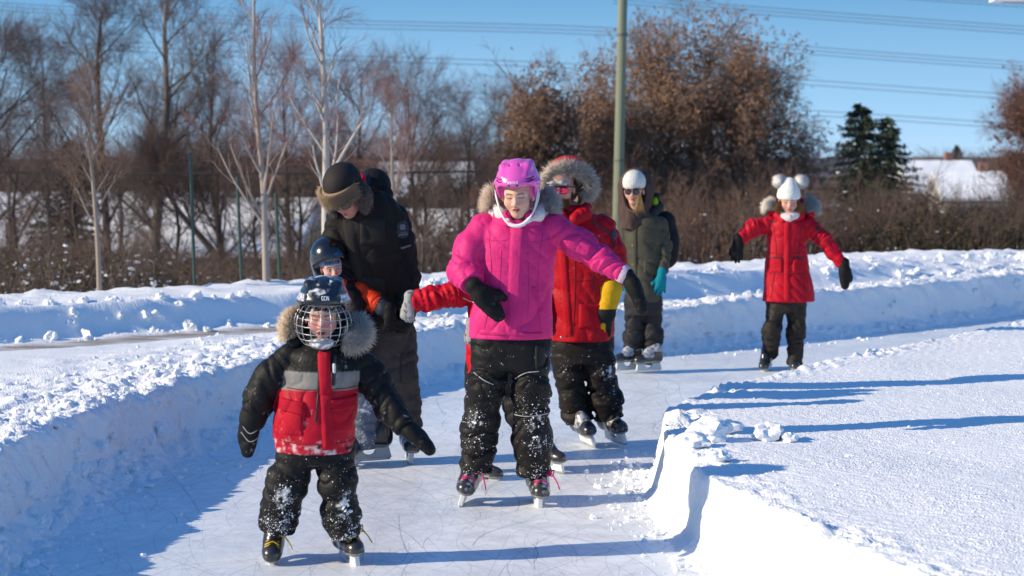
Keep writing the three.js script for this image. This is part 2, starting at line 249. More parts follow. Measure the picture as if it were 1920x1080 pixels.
// houses: a wall, a gabled roof under snow, windows
const wallMats = { yellow: std(.62, .52, .32), brick: std(.24, .12, .09), white: std(.6, .6, .58), brown: std(.17, .12, .09) };
const roofSnow = plainSnow, darkTrim = std(.10, .08, .07), paneM = new THREE.MeshStandardMaterial({ color: 0x1a2230, roughness: .15 }), frameM = std(.55, .54, .52);
function house(label, px, D, width, depth, eaveY, ridgeY, wall, turn = 0) {
  const c = at(px, 400, D), g0 = -5.2, o = base('house', V(c.x, g0, -D), label, 'house', 'houses beyond the embankment'); o.rotation.y = turn;
  const w = width / 2, d = depth / 2, e = eaveY - g0, r = ridgeY - g0, sh = new THREE.Shape([new THREE.Vector2(-d, 0), new THREE.Vector2(d, 0), new THREE.Vector2(d, e), new THREE.Vector2(0, r - .12), new THREE.Vector2(-d, e)]);
  const wg = new THREE.ExtrudeGeometry(sh, { depth: width, bevelEnabled: false }); wg.rotateY(Math.PI / 2); wg.translate(-w, 0, 0); part('wall', wg, wallMats[wall], o);
  const slope = Math.atan2(r - e, d), len = Math.hypot(d, r - e) + .5;
  for (const s of [-1, 1]) {
    const g = new THREE.BoxGeometry(width + .9, .26, len, 24, 1, 12), p = g.attributes.position; for (let i = 0; i < p.count; i++) if (p.getY(i) > 0) p.setY(i, p.getY(i) + .07 * n3(p.getX(i) * .8, s, p.getZ(i) * .8));
    g.translate(0, .13, len / 2); g.rotateX(slope); if (s < 0) g.rotateY(Math.PI); g.translate(0, r, 0); g.computeVertexNormals(); const rf = part('roof', g, roofSnow, o);
    const f = new THREE.BoxGeometry(width + 1, .2, .06); f.translate(0, -.1, len + .02); f.rotateX(slope); if (s < 0) f.rotateY(Math.PI); f.translate(0, r, 0); part('eave_board', f, darkTrim, rf);
  }
  for (let k = -1; k <= 1; k++) { const x = k * width * .3, y = e - 1.3; const f = new THREE.BoxGeometry(1.25, 1.35, .12); f.translate(x, y, d + .02); const fr = part('window', f, frameM, o); const q = new THREE.BoxGeometry(1.05, 1.15, .12); q.translate(x, y, d + .05); part('pane', q, paneM, fr); }
  const ch = new THREE.BoxGeometry(.7, 1.3, .7); ch.translate(width * .25, r + .35, -.4); part('chimney', ch, wallMats.brick, o);
}
house('long low house with a broad snowy roof at the far left', 130, 72, 11, 11, -2.6, .55, 'brown', .12);
house('small house with a snowy roof left of the yellow one', 330, 78, 4.4, 6, -2.7, -.2, 'white', -.2);
house('pale yellow house with a snowy roof behind the green posts', 445, 66, 4.6, 6, -.95, .42, 'yellow', -.1);
house('white roofed house behind the bare trees above the man in black', 800, 125, 5, 8, -.9, 1.75, 'white', .1);
house('house with a low snowy roof right of the man in black', 830, 70, 4.6, 7, -2.4, .0, 'brown', -.2);
house('far house with a snowy roof left of the reddish tree at the right edge', 1748, 190, 6.5, 9, -.6, 2.0, 'white', .08);
house('far low house with a snowy roof nearest the reddish tree', 1815, 165, 5, 9, -.9, 1.0, 'white', -.06);

// bare wood
const q4 = new THREE.Quaternion();
function grow(A, T, start, dir, len, rad, level, o, r) {                // one branch and what grows from it
  const seg = level <= 1 ? 7 : level === 2 ? 4 : 3, pts = [start.clone()], rads = [rad], d = dir.clone().normalize(), p = start.clone(), end = level >= o.levels ? rad * .35 : rad * .45;
  for (let k = 1; k <= seg; k++) { d.x += rr(-1, 1, r) * o.wobble; d.y += rr(-1, 1, r) * o.wobble + o.up; d.z += rr(-1, 1, r) * o.wobble; d.normalize(); p.addScaledVector(d, len / seg); pts.push(p.clone()); rads.push(mix(rad, end, k / seg)); }
  const c = level < 2 ? o.bark : mix3(o.bark, o.twig, Math.min(1, (level - 1) / (o.levels - 1)));
  (level <= (o.split ?? 1) ? A : T).tube(pts, rads, level <= 1 ? 6 : 3, c);
  if (o.tips && level >= o.levels - 1) for (let k = 1; k <= seg; k++) o.tips.push([pts[k], pts[k].clone().sub(pts[k - 1]).normalize()]);
  if (level >= o.levels) return;
  const n = Math.round(o.kids[level] * rr(.8, 1.25, r));
  for (let k = 0; k < n; k++) {
    const t = mix(o.from[level] ?? .2, 1, Math.pow((k + r()) / n, .9)), i = Math.min(seg - 1, (t * seg) | 0), q = pts[i].clone().lerp(pts[i + 1], t * seg - i), ax = pts[i + 1].clone().sub(pts[i]).normalize();
    const side = V(rr(-1, 1, r), rr(-1, 1, r) * .5, rr(-1, 1, r)).cross(ax).normalize(), ang = rr(o.ang[0], o.ang[1], r), nd = ax.multiplyScalar(Math.cos(ang)).addScaledVector(side, Math.sin(ang));
    const shrink = level ? mix(1, .55, t) : mix(1, o.taper ?? .4, t);
    grow(A, T, q, nd, len * o.ratio[level] * shrink * rr(.7, 1.2, r), Math.max(o.min, mix(rad, end, t) * o.thin * rr(.8, 1.1, r)), level + 1, o, r);
  }
}
const barkMat = vmat({ roughness: .95 });
// a spray of fine twigs about 1 m long, copied along every branch
const sprayGeo = (() => { const r = rng(3), A = new Acc(); const tw = (p, d, L, w, lv) => { const m = p.clone().addScaledVector(d, L * .5).add(V(rr(-1, 1, r), rr(-1, 1, r), rr(-1, 1, r)).multiplyScalar(L * .06)), e = m.clone().addScaledVector(d, L * .5).add(V(rr(-1, 1, r), .6 + rr(-1, 1, r), rr(-1, 1, r)).multiplyScalar(L * .07)); A.tube([p, m, e], [w, w * .75, w * .4], 3, [1, 1, 1]); if (lv) for (let k = 0; k < (lv > 1 ? 6 : 4); k++) { const t = (k + 1 + r() * .6) / (lv > 1 ? 7 : 5), q = t < .5 ? p.clone().lerp(m, t * 2) : m.clone().lerp(e, t * 2 - 1), s = V(rr(-1, 1, r), rr(-.4, .6, r), rr(-1, 1, r)).normalize(); tw(q, d.clone().addScaledVector(s, .75).normalize(), L * rr(.4, .62, r), w * .7, lv - 1); } }; tw(V(), V(0, 1, 0), 1, .0075, 2); return A.geo(); })();
function copies(name, geo, m, list, parent) {                           // list of [matrix, colour]
  const im = new THREE.InstancedMesh(geo, m, list.length), c = new THREE.Color(); list.forEach(([M, col], i) => { im.setMatrixAt(i, M); if (col) im.setColorAt(i, c.setRGB(...col)); }); im.name = name; im.castShadow = im.receiveShadow = true; im.userData.kind = 'stuff'; parent.add(im); return im;
}
const upV = V(0, 1, 0), qa = new THREE.Quaternion(), qb = new THREE.Quaternion();
function sprays(tips, n, L, w, col, r) {
  const out = []; for (let k = 0; k < n; k++) { const [p, d] = tips[(r() * tips.length) | 0], e = d.clone().add(V(rr(-1, 1, r), rr(-.6, 1, r), rr(-1, 1, r)).multiplyScalar(.55)).normalize(), s = L * rr(.6, 1.3, r), f = rr(.7, 1.3, r); qa.setFromUnitVectors(upV, e).multiply(qb.setFromAxisAngle(upV, r() * 6.283)); out.push([new THREE.Matrix4().compose(p, qa, V(s * w, s, s * w)), col.map(v => v * f)]); } return out;
}
function tree(name, label, category, group, pts, rads, o, seed) {       // trunk along given world points
  const r = rng(seed), A = new Acc(), T = new Acc(), b = pts[0], c = new THREE.CatmullRomCurve3(pts.map(p => p.clone().sub(b))), n = 14, ps = c.getPoints(n), rd = ps.map((_, k) => { const t = k / n * (rads.length - 1), i = Math.min(rads.length - 2, t | 0); return mix(rads[i], rads[i + 1], t - i) * (o.girth ?? 1); }), tips = [];
  A.tube(ps, rd, 8, o.bark); for (let k = n - 4; k <= n; k++) tips.push([ps[k], upV]);
  const L = c.getLength(); o = { ...o, tips };
  for (let k = 0; k < o.limbs; k++) {
    const t = mix(o.limbFrom ?? .25, .98, (k + r()) / o.limbs), p = c.getPoint(t), ax = c.getTangent(t), az = r() * 6.283, side = V(Math.cos(az), 0, Math.sin(az)), ang = rr(o.ang[0], o.ang[1], r), i = Math.min(n - 1, (t * n) | 0);
    grow(A, T, p, ax.multiplyScalar(Math.cos(ang)).addScaledVector(side, Math.sin(ang)).normalize(), L * o.limbLen * mix(1, o.taper ?? .4, t) * rr(.7, 1.2, r), Math.max(o.min, rd[i] * (o.limbR ?? .42)), 1, o, r);
  }
  const t = base(name, b, label, category, group);
  part('trunk', A.geo(), barkMat, t); const cr = part('crown', T.geo(), barkMat, t);
  if (o.spray) copies('twig', sprayGeo, barkMat, sprays(tips, o.spray, o.sprayL, o.sprayW ?? 1, o.twig, r), cr);
  return t;
}
const px = (list, D, j = 0) => list.map(([x, y], k) => at(x, y, D + j * k));
const bare = { levels: 3, kids: [0, 6, 5], ratio: [.5, .55, .5], ang: [.4, 1.0], thin: .5, min: .006, wobble: .13, up: .05, limbs: 15, limbFrom: .2, limbLen: .4, girth: .62, spray: 430, sprayL: .66, sprayW: .75, from: [0, .2, .2, .2], bark: [.06, .046, .038], twig: [.12, .078, .068] };
const grey = { ...bare, bark: [.15, .125, .105], twig: [.14, .098, .088] };
// tall trees behind the embankment on the left
const TG = 'bare trees behind the embankment';
tree('bare_tree', 'tall dark bare tree with forked top second from the left edge', 'tree', TG, px([[205, 600], [200, 430], [188, 250], [183, 120], [190, 20]], 46), [.19, .15, .11, .07, .02], { ...bare, limbs: 20, limbLen: .36 }, 21);
const t2 = tree('bare_tree', 'tallest grey bare tree whose trunk leans at its foot', 'tree', TG, px([[245, 590], [285, 480], [303, 330], [313, 190], [308, 60], [318, -40]], 44), [.2, .18, .15, .11, .07, .02], { ...grey, limbs: 22, limbLen: .33 }, 22);
tree('bare_tree', 'bare tree reaching in from the left picture edge', 'tree', TG, px([[-60, 560], [-45, 400], [-30, 260], [-5, 120]], 42), [.2, .15, .09, .02], { ...bare, limbs: 16, limbLen: .5 }, 23);
tree('bare_tree', 'thin dark bare tree between the left edge and the dark forked tree', 'tree', TG, px([[98, 600], [92, 420], [84, 260], [80, 110]], 50), [.12, .1, .06, .02], { ...bare, limbs: 18, limbLen: .36 }, 24);
tree('bare_tree', 'leaning bare tree bent to the right behind the first green post', 'tree', TG, px([[470, 590], [405, 480], [335, 395], [300, 340]], 42), [.13, .12, .09, .04], { ...bare, limbs: 10, limbLen: .5, up: .09 }, 25);
tree('bare_tree', 'bare tree with dark trunk right of the tallest grey tree', 'tree', TG, px([[432, 600], [410, 430], [395, 300], [400, 130]], 48), [.15, .13, .09, .02], { ...bare, limbs: 20, limbLen: .4 }, 26);
tree('bare_tree', 'brown bare tree behind the second young birch', 'tree', TG, px([[545, 600], [540, 420], [535, 290], [530, 150]], 56), [.15, .13, .08, .02], { ...bare, limbs: 20, limbLen: .42, twig: [.14, .08, .075] }, 27);
tree('bare_tree', 'reddish brown bare tree above the man in black', 'tree', TG, px([[660, 600], [668, 420], [672, 290], [680, 165]], 58), [.15, .13, .08, .02], { ...bare, limbs: 22, limbLen: .42, twig: [.15, .085, .08] }, 28);
tree('bare_tree', 'spreading bare tree left of the girl in pink', 'tree', TG, px([[790, 600], [780, 430], [770, 300], [765, 175]], 54), [.14, .12, .08, .02], { ...bare, limbs: 20, limbLen: .42, twig: [.13, .08, .07] }, 29);
tree('bare_tree', 'low bare tree just left of the pink helmet', 'tree', TG, px([[885, 600], [880, 440], [878, 330], [885, 215]], 60), [.13, .11, .07, .02], { ...bare, limbs: 20, limbLen: .42 }, 30);
tree('bare_tree', 'slender bare tree just behind the pink helmet', 'tree', TG, px([[950, 600], [945, 440], [938, 330], [935, 205]], 64), [.12, .1, .06, .02], { ...bare, limbs: 18, limbLen: .4 }, 31);
// copies of the tallest grey tree farther off fill the wood
for (const [x, D, s, turn, label] of [[345, 62, .78, 3.3, 'farther grey bare tree right of the tallest one'], [560, 60, .72, 1.9, 'farther grey bare tree between the two young birches'], [30, 66, .84, 2, 'farther grey bare tree at the left picture edge'], [250, 70, .86, 1, 'farther grey bare tree between the two tallest ones'], [470, 74, .74, 5, 'farther grey bare tree left of the second young birch'], [600, 72, .66, .6, 'farther grey bare tree behind the white birch'], [720, 76, .62, 2.7, 'farther grey bare tree above the hood of the man in black'], [835, 80, .6, 4.4, 'farther grey bare tree between man in black and pink girl']]) {
  const c = t2.clone(); c.name = numbered('bare_tree'); const g = at(x, 600, D); c.position.set(g.x, -4.6, -D); c.scale.setScalar(s * D / 44 * .82); c.rotation.y = turn; c.userData = { label, category: 'tree', group: TG }; scene.add(c);
}
// low crooked trees with branches from the foot up, between the trunks
const low = { ...bare, limbs: 13, limbFrom: .06, limbLen: .55, ang: [.5, 1.15], girth: .6, spray: 130, sprayL: .42, sprayW: .8, bark: [.05, .038, .03], twig: [.10, .068, .056] };
const LG = 'low crooked trees below the embankment', lt = tree('low_tree', 'low crooked dark tree between the two leftmost tall trees', 'tree', LG, px([[140, 640], [150, 500], [138, 380], [155, 290]], 36), [.11, .085, .06, .02], low, 46);
for (const [x, D, s, turn, label] of [[28, 38, 1, 1.2, 'low crooked dark tree at the left picture edge'], [232, 40, .95, 2.4, 'low crooked dark tree left of the tallest grey tree'], [338, 37, .9, 3.7, 'low crooked dark tree left of the tallest green post'], [410, 42, 1, 5.1, 'low crooked dark tree between the tallest and middle green post'], [476, 39, .85, .5, 'low crooked dark tree left of the pinkish young birch'], [566, 41, .95, 4.3, 'low crooked dark tree left of the boy in the ski helmet'], [800, 44, .95, 2.9, 'low crooked dark tree right of the man in black'], [866, 47, .9, 1.7, 'low crooked dark tree above the red sleeve']]) {
  const c = lt.clone(); c.name = numbered('low_tree'); const g = at(x, 640, D); c.position.set(g.x, at(140, 640, 36).y - .2, -D); c.scale.setScalar(s); c.rotation.y = turn; c.userData = { label, category: 'tree', group: LG }; scene.add(c);
}
// young birches on the embankment
const birch = { levels: 3, kids: [0, 5, 3], ratio: [.5, .5, .5], ang: [.35, .75], spray: 130, sprayL: .32, sprayW: .8, limbR: .5, thin: .6, min: .0035, wobble: .08, up: .07, limbs: 12, limbFrom: .3, limbLen: .34, taper: .3, from: [0, .25, .25], bark: [.36, .30, .26], twig: [.24, .13, .12] };
const BG = 'young birches on the embankment';
tree('young_birch', 'short tan young birch farthest left on the embankment', 'tree', BG, px([[187, 566], [184, 470], [176, 360], [168, 270], [166, 190]], 19.6), [.028, .025, .02, .014, .006], { ...birch, limbs: 11, bark: [.3, .24, .19], twig: [.2, .13, .1], limbLen: .3 }, 41);
tree('young_birch', 'young birch with pinkish branches beside the second green post', 'tree', BG, px([[500, 556], [497, 450], [493, 350], [478, 160], [476, -60]], 20.4), [.038, .034, .03, .02, .01], { ...birch, limbs: 15 }, 42);
tree('young_birch', 'white barked young birch rising behind the man in black', 'tree', BG, px([[612, 545], [610, 420], [611, 300], [606, 120], [594, -40]], 21.2), [.042, .04, .036, .026, .014], { ...birch, limbs: 15, bark: [.5, .46, .42] }, 43);
tree('young_birch', 'slim young birch right of the man in black', 'tree', BG, px([[742, 540], [738, 400], [735, 300], [733, 190]], 27), [.034, .03, .02, .007], { ...birch, limbs: 13, bark: [.3, .25, .22] }, 44);
// thin posts
for (const [x, y0, y1, D, label] of [[361, 290, 556, 19.9, 'tallest dark green post left of the young birch'], [449, 335, 552, 20.9, 'dark green post between the tallest post and the birch'], [521, 365, 550, 21.6, 'shortest dark green post right of the young birch']]) {
  const b = at(x + 5, y1 + 6, D), t = at(x - 4, y0, D), o = base('fence_post', b, label, 'post', 'green posts on the embankment'), L = t.clone().sub(b), a = new Acc();
  a.tube([V(), L], [.017, .017], 10, null, true); part('post', a.geo(), std(.02, .055, .045, { roughness: .5 }), o);
  const cap = new THREE.SphereGeometry(.02, 12, 8); cap.translate(L.x, L.y, L.z); part('cap', cap, std(.02, .05, .045, { roughness: .5 }), o);
  const m = lumpGeo(x); m.scale(.09, .06, .09); m.translate(0, .03, 0); part('snow_foot', m, plainSnow, o);
}
{ // dark cable level in front of the wood
  const a = new Acc(), p = []; for (let k = 0; k <= 24; k++) { const t = k / 24, q = at(mix(-120, 905, t), 321 + 5 * Math.sin(t * 3.1), 40); p.push(q); } a.tube(p, p.map(() => .022), 5); top('overhead_cable', a.geo(), std(.03, .03, .03), 'thin dark cable running level across the bare trees on the left', 'cable'); }
// utility pole
{
  const b = at(1155, 560, 38), t = at(1169, -60, 38), o = base('utility_pole', b, 'weathered green-grey wooden pole in front of the brown tree', 'utility pole'), L = t.clone().sub(b), A = new Acc(), ps = [], rd = [];
  for (let k = 0; k <= 20; k++) { ps.push(L.clone().multiplyScalar(k / 20)); rd.push(mix(.108, .085, k / 20)); }
  A.tube(ps, rd, 16, (p, nx, ny, nz) => mix3([.24, .26, .17], [.17, .19, .14], clamp(.5 + n3(p.x * 9 + nx * 4, p.y * .6, nz * 4))), true); part('pole', A.geo(), vmat({ roughness: .8 }), o);
  for (const k of [.42, .8]) { const bd = new Acc(); const c = L.clone().multiplyScalar(k); bd.tube([c.clone().add(V(0, -.02, 0)), c.clone().add(V(0, .02, 0))], [.106, .106], 16); part('band', bd.geo(), std(.2, .2, .2, { metalness: .6 }), o); }
}
// power lines: each drawn wire is a thing
{
  const m = std(.09, .12, .17), D = 150;
  const sets = [['upper left', [[-60, 2], [520, 34], [1170, 54], [1500, 86], [1980, 121]], 3, 7], ['upper right', [[1150, -8], [1500, 19], [1980, 54]], 3, 7], ['middle', [[-60, 70], [460, 98], [1040, 118], [1500, 149], [1980, 183]], 2, 9], ['lowest', [[760, 168], [1300, 196], [1600, 212], [1980, 238]], 2, 9], ['topmost', [[1700, -8], [1980, 12]], 2, 6]];
  const ord = { 2: ['upper', 'lower'], 3: ['top', 'middle', 'bottom'] };
  for (const [nm, pts, n, gap] of sets) for (let k = 0; k < n; k++) {
    const a = new Acc(), c = new THREE.CatmullRomCurve3(pts.map(([x, y]) => at(x, y + k * gap, D + k))), p = c.getPoints(40); a.tube(p, p.map(() => .024), 5);
    top('power_line', a.geo(), m, `${ord[n][k]} wire of the ${nm} bundle of power lines across the sky`, 'power line', 'power lines across the sky');
  }
}
{ // white lamp head that just enters the top right corner
  const c = at(1898, 2, 16), o = base('street_lamp', c, 'white flat lamp head cut off by the top right picture corner', 'street lamp');
  const sh = new THREE.Shape(); sh.moveTo(-.16, 0); sh.quadraticCurveTo(-.165, .05, -.1, .06); sh.lineTo(.3, .075); sh.lineTo(.3, .0); sh.closePath();
  const g = new THREE.ExtrudeGeometry(sh, { depth: .16, bevelEnabled: true, bevelSize: .008, bevelThickness: .008, bevelSegments: 2 }); g.translate(0, 0, -.08); part('lamp_head', g, std(.72, .72, .72, { roughness: .4 }), o);
  const l = new THREE.BoxGeometry(.26, .012, .12); l.translate(.06, -.008, 0); part('lens', l, std(.5, .52, .54, { roughness: .2 }), o);
  const A = new Acc(); A.tube([V(.28, .04, 0), V(.8, .1, 0), V(1.3, .0, 0), V(1.35, -6, 0)], [.03, .03, .04, .05], 10); part('arm', A.geo(), std(.6, .6, .6), o);
}
// the big tree that kept its brown leaves
const leafMats = vmat({ roughness: .8, side: THREE.DoubleSide });
// a curled leaf cluster of a few leaves, copied through the crown
const leafGeo = (() => { const r = rng(17), A = new Acc(), q = new THREE.Quaternion(); for (let k = 0; k < 4; k++) { q.setFromEuler(new THREE.Euler(r() * 6, r() * 6, r() * 6)); const p = V(rr(-.6, .6, r), rr(-.6, .6, r), rr(-.6, .6, r)), s = rr(.7, 1.2, r), e = V(0, s, 0).applyQuaternion(q), w = V(s * .36, 0, 0).applyQuaternion(q), f = V(0, 0, s * .28).applyQuaternion(q), m = p.clone().addScaledVector(e, .5), v = rr(.75, 1.25, r); A.quad(p, m.clone().add(w).add(f), p.clone().add(e), m.clone().addScaledVector(f, -.3), [v, v, v]); A.quad(p, m.clone().addScaledVector(f, -.3), p.clone().add(e), m.clone().sub(w).add(f), [v, v, v]); } return A.geo(); })();
function leaves(tips, n, size, cols, r, spread) {
  const out = []; for (let k = 0; k < n; k++) { const [t] = tips[(r() * tips.length) | 0], s = size * rr(.6, 1.3, r), c = cols[(r() * cols.length) | 0]; qa.setFromEuler(new THREE.Euler(r() * 6, r() * 6, r() * 6)); out.push([new THREE.Matrix4().compose(V(t.x + rr(-1, 1, r) * spread, t.y + rr(-1, 1, r) * spread, t.z + rr(-1, 1, r) * spread), qa, V(s, s, s)), c]); } return out;
}
const BROWN = [[.36, .205, .125], [.3, .165, .10], [.42, .25, .155], [.23, .13, .08], [.37, .24, .17]];
function leafTree(label, stems, D, o, seed, nLeaf, size, cols, clip) {
  const r = rng(seed), A = new Acc(), T = new Acc(), S = new Acc(), b = at(stems[0].p[0][0], stems[0].p[0][1], D), tips = [];
  for (const st of stems) {
    const c = new THREE.CatmullRomCurve3(st.p.map(([x, y], k) => at(x, y, D + (st.z ?? 0) * k / st.p.length).sub(b))), n = 12, ps = c.getPoints(n), L = c.getLength(), rd = ps.map((_, k) => mix(st.r, st.r * .3, k / n));
    A.tube(ps, rd, 7, o.bark);
    for (let k = 0; k < (st.n ?? o.limbs); k++) { const t = mix(st.from ?? .35, 1, (k + r()) / (st.n ?? o.limbs)), i = Math.min(n - 1, (t * n) | 0), az = r() * 6.283; grow(A, T, c.getPoint(t), c.getTangent(t).multiplyScalar(.8).add(V(Math.cos(az) * .8, .1, Math.sin(az) * .8)).normalize(), o.limbLen * rr(.7, 1.25, r) * (st.s ?? 1), Math.max(.015, rd[i] * .6), 1, { ...o, tips }, r); }
    for (let k = 1; k < n; k++) if (r() < .62 && Math.abs(ps[k].x - ps[k - 1].x) > .03) { const m = ps[k - 1].clone().lerp(ps[k], .5), w = rd[k] * .8; S.tube([ps[k - 1].clone().add(V(0, w, 0)), m.add(V(0, w * 1.35, 0)), ps[k].clone().add(V(0, w, 0))], [.01, w * .95, .01], 6); }
  }
  if (o.ball) { // limbs that reach through the whole crown
    const [cx, cy, hw, hh, dd] = o.ball, C = at(cx, cy, D).sub(b), rx = hw * D / FPX, ry = hh * D / FPX, nodes = []; for (const st of stems) { const c = new THREE.CatmullRomCurve3(st.p.map(([x, y], k) => at(x, y, D + (st.z ?? 0) * k / st.p.length).sub(b))); for (let k = 5; k <= 14; k++) nodes.push([c.getPoint(k / 14), st.r * mix(1, .3, k / 14)]); }
    for (let k = 0; k < o.reach; k++) { const u = V(rr(-1, 1, r), rr(-1, 1, r), rr(-1, 1, r)); if (u.lengthSq() > 1) { k--; continue; } u.multiplyScalar(.55 + .45 * r()); if (u.lengthSq() < .1) u.multiplyScalar(1.8); const T0 = V(C.x + u.x * rx, C.y + u.y * ry, C.z + u.z * dd); let best = null, bd = 9e9; for (const n of nodes) { const d = n[0].distanceTo(T0) + Math.max(0, n[0].y - T0.y + .3) * 2.5; if (d < bd) { bd = d; best = n; } } const dir = T0.clone().sub(best[0]), L = dir.length(); grow(A, T, best[0], dir.normalize(), L, Math.max(.016, best[1] * .55), 1, { ...o, tips, kids: [0, Math.round((o.few ? 2 : 5) + L * 2.4), 4], ratio: [0, clamp(.75 / L, .25, .6), .55], up: .02 }, r); }
    const inside = q => { const a = (q.x - C.x) / rx, y = (q.y - C.y) / ry, n = 1 + .16 * n3(q.x * .9, q.y * .9, q.z * .9 + seed); return a * a + y * y < n * n * 1.06; }; for (let k = tips.length - 1; k >= 0; k--) if (!inside(tips[k][0])) tips.splice(k, 1);
  }
  const t = base('brown_leaf_tree', b, label, 'tree', 'trees with brown winter leaves');
  part('trunk', A.geo(), barkMat, t); part('crown', T.geo(), barkMat, t);
  if (S.p.length) part('snow', S.geo(), plainSnow, t).userData.kind = 'stuff';
  copies('twig', sprayGeo, barkMat, sprays(tips, o.spray, o.sprayL, 1.1, o.twig, r), t); copies('leaf', leafGeo, leafMats, leaves(tips, nLeaf, size, cols, r, .45), t);
  return t;
}
const oak = { ...bare, levels: 3, kids: [0, 6, 5], ratio: [.5, .62, .55], spray: 1900, sprayL: .6, limbLen: 1.6, limbs: 7, bark: [.16, .125, .10], twig: [.16, .10, .07], up: .06, ang: [.4, .95], wobble: .2, min: .006 };
leafTree('large round tree still holding brown leaves behind the pole', [
  { p: [[1318, 560], [1308, 430], [1280, 340], [1245, 260], [1225, 190]], r: .15, n: 2 }, { p: [[1322, 560], [1330, 420], [1332, 320], [1328, 220], [1322, 130]], r: .15, n: 2, z: 1.5 }, { p: [[1328, 560], [1370, 450], [1400, 360], [1415, 270], [1425, 190]], r: .13, n: 2 },
  { p: [[1312, 560], [1250, 440], [1190, 360], [1140, 300], [1105, 250]], r: .13, n: 2, z: -1.2 }, { p: [[1332, 560], [1430, 460], [1480, 390], [1500, 330]], r: .1, n: 2, z: 1.2 }, { p: [[1316, 560], [1270, 430], [1225, 350], [1165, 250], [1135, 190]], r: .11, n: 2, z: 1.8 }, { p: [[1314, 560], [1215, 455], [1150, 400], [1085, 370]], r: .1, n: 2, z: -1 },
], 52, { ...oak, ball: [1272, 276, 338, 280, 3.6], reach: 250, few: 1, spray: 1700, twig: [.25, .17, .125] }, 61, 30000, .064, BROWN);
leafTree('narrow tree with dark brown leaves left of the pole', [{ p: [[1008, 560], [1005, 420], [1003, 300], [1005, 190]], r: .1, n: 2 }], 49, { ...oak, spray: 500, sprayL: .45, ball: [1015, 278, 88, 165, 1.2], reach: 62, few: 1, twig: [.2, .135, .1] }, 62, 4200, .075, [[.3, .175, .11], [.36, .21, .135], [.24, .14, .09]]);
leafTree('reddish brown tree cut by the right picture edge', [{ p: [[1935, 560], [1935, 400], [1935, 280], [1940, 200]], r: .13, n: 2 }], 56, { ...oak, spray: 1100, sprayL: .55, ball: [1945, 280, 92, 150, 1.4], reach: 46, twig: [.2, .1, .075] }, 63, 3000, .07, [[.22, .11, .075], [.18, .09, .065], [.26, .14, .1]]);
// spruces with snow on their boughs
function spruce(label, x, yTop, D, baseY, wide, seed) {
  const r = rng(seed), b = V(at(x, 400, D).x, baseY, -D), H = at(x, yTop, D).y - baseY, o = base('spruce_tree', b, label, 'tree', 'dark spruces right of the brown tree'), A = new Acc(), N = new Acc(), S = new Acc();
  A.tube([V(), V(0, H * .5, 0), V(0, H, 0)], [.16, .09, .01], 7); part('trunk', A.geo(), std(.1, .075, .06), o);
  for (let y = H * .08; y < H * .985; y += H * .017) { const t = 1 - y / H, L0 = wide * Math.pow(t, .85) + .06, n = 7 + (r() * 5 | 0);
    for (let k = 0; k < n; k++) { const az = r() * 6.283, L = L0 * rr(.6, 1.15, r), d = V(Math.cos(az), -.22 - .25 * t, Math.sin(az)), sp = 5 + L * 6 | 0, y0 = y + rr(-.1, .1, r);
      for (let s = 0; s < sp; s++) { const q = (s + r()) / sp, p = V(d.x * L * q, y0 + d.y * L * q + .18 * L * q * q, d.z * L * q), c = mix3([.018, .032, .022], [.035, .055, .032], r()), w = .27 * rr(.6, 1.2, r) * (1.1 - .5 * q), a = V(rr(-1, 1, r), rr(-.5, .2, r), rr(-1, 1, r)).normalize(), e = V(d.x, d.y * .5 - .2, d.z).normalize().addScaledVector(a, .8).normalize();
        N.tri(p.clone().addScaledVector(a, .05), p.clone().addScaledVector(e, w), p.clone().addScaledVector(a, -.05), c); N.tri(p.clone().add(V(0, .05, 0)), p.clone().addScaledVector(e, w), p.clone().add(V(0, -.05, 0)), c); }
      if (r() < .17) { const q = rr(.35, .9, r), s = lumpGeo(r() * 90), k2 = .03 + .07 * r() * t; S.g = (S.g ?? []); s.scale(k2 * 1.3, k2 * .7, k2 * 1.3); s.translate(d.x * L * q, y0 + d.y * L * q + .1, d.z * L * q); S.g.push(s); } } }
  part('needles', N.geo(), vmat(), o); if (S.g) part('snow', mergeGeometries(S.g.map(g => g)), plainSnow, o);
}
spruce('taller dark spruce with snow on its boughs', 1612, 192, 62, -4.6, 4.3, 71);
spruce('shorter dark spruce right beside the taller one', 1662, 218, 66, -4.7, 3.8, 72);
spruce('small dark spruce far off left of the reddish tree', 1792, 272, 235, -2, 4.2, 73);
spruce('low dark evergreen among the bare trees on the left', 133, 262, 58, -4.4, 2.6, 74);
